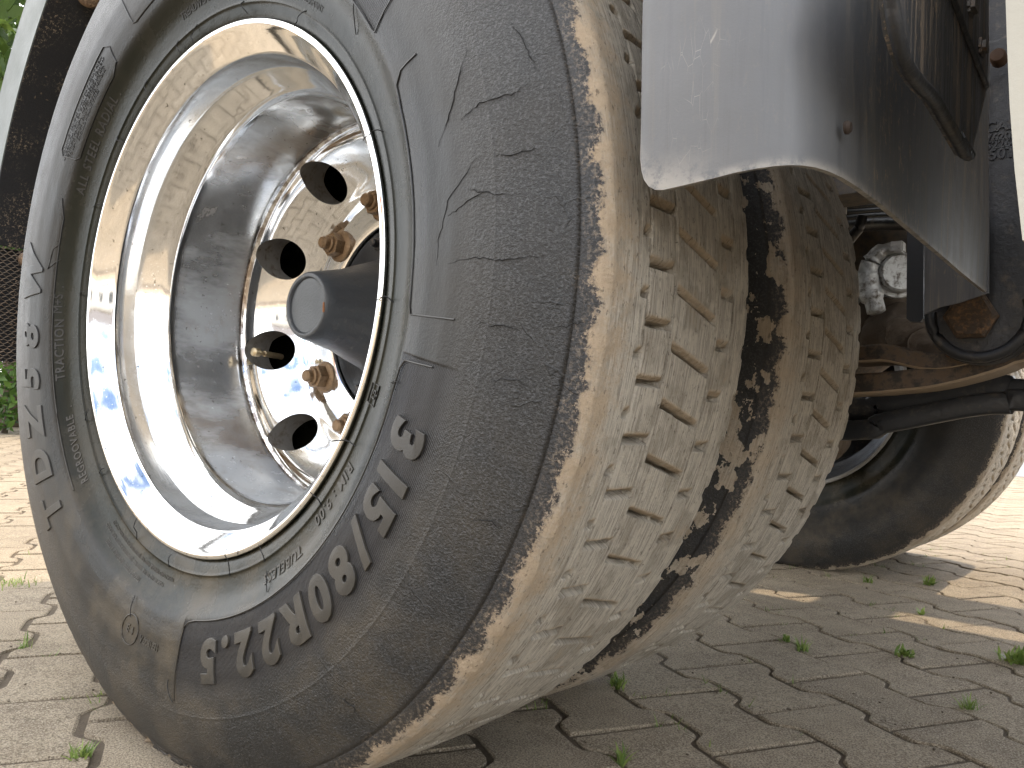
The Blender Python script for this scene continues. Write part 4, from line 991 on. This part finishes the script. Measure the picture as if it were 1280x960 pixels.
# moss and tiny seedlings along joints: uncountable
bm = bmesh.new()
for k in range(1100):
    if k % 2: kk = random.randint(-6, 9); vv_ = random.uniform(-12, 12); side = random.choice((-1, 1))*DB*.6; x, y = uvw(kk*WB+U0+random.gauss(0, .004), -vv_*LB/2+V0)
    else:
        kk = random.randint(-8, 12); v = 2*random.randint(-8, 8)+(kk % 2); x, y = uvw((kk+random.random())*WB+U0, -v*LB/2+V0)
    if float(vnoise(np.array([x*3.]), np.array([y*3.]), 9)[0]) < .5: continue
    for q in range(5):
        a = random.uniform(0, 6.3); L_ = random.uniform(.004, .016); c = Vector((x+random.gauss(0, .004), y+random.gauss(0, .004), -.005)); d = Vector((math.cos(a), math.sin(a), random.uniform(.4, 1.5)))*L_; s_ = Vector((-math.sin(a), math.cos(a), 0))*.0012
        bm.faces.new((bm.verts.new(c-s_), bm.verts.new(c+s_), bm.verts.new(c+d)))
me = bpy.data.meshes.new('seedlings'); bm.to_mesh(me); bm.free(); o = link('seedlings', me, MGR); o['kind'] = 'stuff'; tag(o, 'tiny moss and seedlings in the paving joints', 'moss')
# grit and crumbs lying on the paving
bm = bmesh.new()
for k in range(700):
    x = random.uniform(-1.2, 1.6); y = random.uniform(-.35, 2.6); r_ = random.choice((.0008, .0012, .0018, .003 if k % 12 == 0 else .001))
    g = bmesh.ops.create_icosphere(bm, subdivisions=1, radius=r_); c = Vector((x, y, r_*.3)); sq = random.uniform(.6, 1.6)
    for v in g['verts']: v.co = Vector((v.co.x*sq, v.co.y/sq, v.co.z*.6))+c
o = from_bm('grit', bm, MJOINT, smooth=30); o['kind'] = 'stuff'; tag(o, 'loose grit scattered over the paving stones', 'grit')

# crumbs of sand washed out of the joints
bm = bmesh.new()
for k in range(2600):
    kk = random.randint(-9, 12); t_ = random.uniform(-14, 12)
    if k % 3: # along the wavy joints
        ph_ = (t_-kk) % 2; d_ = DB*math.cos(PI*(t_-kk)); u_ = kk*WB+U0+d_; w_ = -t_*LB/2+V0
    else: # along the straight joints
        v = 2*round(t_/2)+(kk % 2); u_ = (kk+random.random())*WB+U0; w_ = -v*LB/2+V0
    x, y = uvw(u_+random.gauss(0, .004), w_+random.gauss(0, .003))
    d = Vector((x, y, 0))-Vector(CP); z = d.dot(f)
    if z < .2 or abs(d.dot(rv)/z) > .66 or not -.5 < d.dot(uv_)/z < 0: continue
    r_ = random.choice((.0007, .0009, .0012, .0012, .0016, .0026 if k % 5 == 0 else .0008)); g = bmesh.ops.create_icosphere(bm, subdivisions=1, radius=r_)
    c = Vector((x, y, -.0005+random.random()*.001)); sq = random.uniform(.6, 1.6)
    for q in g['verts']: q.co = Vector((q.co.x*sq, q.co.y/sq, q.co.z*.7))+c
o = from_bm('joint_crumbs', bm, MJOINT, smooth=30); o['kind'] = 'stuff'; tag(o, 'brown sand crumbs lying along the paving joints', 'sand')

# ---------------------------------------------------------------- background
def leafcloud(name, n_, fn, size, m, parent=None):
    P = np.array([fn() for _ in range(n_)]); A = rng.normal(size=(n_, 3)); A /= np.linalg.norm(A, axis=1)[:, None]; B = np.cross(A, rng.normal(size=(n_, 3))); B /= np.linalg.norm(B, axis=1)[:, None]
    s_ = size*rng.uniform(.6, 1.3, (n_, 1)); V = np.stack([P-A*s_, P+B*s_*.5, P+A*s_, P-B*s_*.5], 1).reshape(-1, 3)
    F = np.arange(4*n_).reshape(n_, 4); me = np_mesh(name, V, F); return link(name, me, m, parent)
hedge = bpy.data.objects.new('hedge', None); COL.objects.link(hedge); hedge.location = (-7.4, 3.2, 0)
tag(hedge, 'tall green leafy hedge behind the sunlit paving at the left', 'hedge')
ca, sa = math.cos(2.2), math.sin(2.2)
def hp():
    a = random.uniform(-3.0, 3.4); h_ = random.random()**.8*2.1; n_ = float(fbm(np.array([a*1.3]), np.array([h_*1.5]), 21)[0]); d = (random.random()**.5)*(.55+.7*(n_-.3))
    return (-.15+d*-1*.0-.65+d, a, h_*(.9+.25*n_)+.02)
leafcloud('foliage', 26000, hp, .045, MLEAF, hedge)
bm = bmesh.new()
for k in range(12):
    a = -2.9+k*.55; tube(bm, [(-.5, a, 0), (-.5+random.uniform(-.1, .1), a+.1, .8), (-.45, a+random.uniform(-.2, .2), 1.7)], [.03, .02, .008], 6)
from_bm('stems', bm, MBARK, hedge)
def tree(x, y, h_, r_, label, seed):
    t = bpy.data.objects.new('tree', None); COL.objects.link(t); t.location = (x, y, 0); tag(t, label, 'tree'); random.seed(seed)
    bm = bmesh.new(); tube(bm, smooth_path([(0, 0, 0), (.08, .05, h_*.3), (-.05, .1, h_*.6), (0, 0, h_*.85)], 4), [.20]*4+[.15]*4+[.09]*4+[.04], 10)
    cl = []
    for k in range(16):
        a = k*2.4; z = h_*(.28+.6*k/16); rr_ = r_*(.35+.55*random.random())*(1-.5*abs(z/h_-.55)); e = Vector((math.cos(a)*rr_, math.sin(a)*rr_, z+.4)); tube(bm, [(0, 0, z-.3), e*.5+Vector((0, 0, z*.45)), e], [.05, .035, .012], 5); cl.append((e, r_*random.uniform(.3, .5)))
    from_bm('trunk', bm, MBARK, t)
    def fp():
        c, q = random.choice(cl); v = Vector((random.gauss(0, 1), random.gauss(0, 1), random.gauss(0, 1))).normalized()*q*random.random()**.4; return tuple(c+Vector((v.x, v.y, v.z*.75)))
    leafcloud('crown', 20000, fp, .10, MLEAF2, t)
tree(-9.6, 3.2, 7.6, 3.6, 'broad green tree standing behind the hedge at the upper left', 4)
tree(-9.2, 6.5, 5.6, 2.2, 'green tree further right behind the hedge, hidden by the wheel', 5)
random.seed(12)
# garden wall beyond the road, pale blue grey, seen past the far tyre
gw = bpy.data.objects.new('garden_wall', None); COL.objects.link(gw); gw.location = (0, 17.3, 0); tag(gw, 'low pale blue-grey rendered wall beyond the far tyre at the right border', 'wall')
box_obj('wall_face', (-9, 0, 0), (16, .25, 1.5), mat_basic('pale_render', (.50, .57, .63), .8, 0, .08, 2), gw, .01); box_obj('coping', (-9.04, -.04, 1.503), (16.04, .29, 1.58), mat_basic('coping_concrete', (.45, .44, .42), .8), gw, .01)
# house across the yard: mirrored in the polished rim
def house(x, y, wx, wy, h_, label, walls, roofc):
    t = bpy.data.objects.new('house', None); COL.objects.link(t); t.location = (x, y, 0); tag(t, label, 'house')
    box_obj('wall', (-wx/2, -wy/2, 0), (wx/2, wy/2, h_), mat_basic('render_wall', walls, .85, 0, .05, 1.5), t, .01)
    bm = bmesh.new(); e = .4; a = [bm.verts.new(v) for v in ((-wx/2-e, -wy/2-e, h_+.002), (wx/2+e, -wy/2-e, h_+.002), (wx/2+e, wy/2+e, h_+.002), (-wx/2-e, wy/2+e, h_+.002), (-wx/2-e, 0, h_+2.2), (wx/2+e, 0, h_+2.2))]
    for q in ((0, 1, 5, 4), (2, 3, 4, 5), (0, 4, 3), (1, 2, 5), (3, 2, 1, 0)): bm.faces.new([a[i] for i in q])
    from_bm('roof', bm, mat_basic('roof_tile', roofc, .8, 0, .2, 5), t, smooth=10)
    gl_ = mat_basic('window_glass', (.03, .035, .04), .08)
    for i in range(int(wx//2.4)):
        for z in ((1.0, 2.2), (3.7, 4.9)):
            if z[1] > h_: continue
            X_ = -wx/2+1.2+i*2.4; o = box_obj('window', (X_-.5, wy/2-.02, z[0]), (X_+.5, wy/2+.03, z[1]), MWHITE, t, .01); box_obj('pane', (X_-.42, wy/2+.031, z[0]+.08), (X_+.42, wy/2+.036, z[1]-.08), gl_, o, .001)
house(-5, -17, 11, 7, 5.4, 'cream two-storey house with red tiled roof across the yard, mirrored in the rim', (.68, .60, .47), (.30, .11, .07))
house(9, -19, 9, 7, 3.0, 'white bungalow with grey roof across the yard, mirrored in the rim', (.75, .75, .72), (.14, .13, .13))
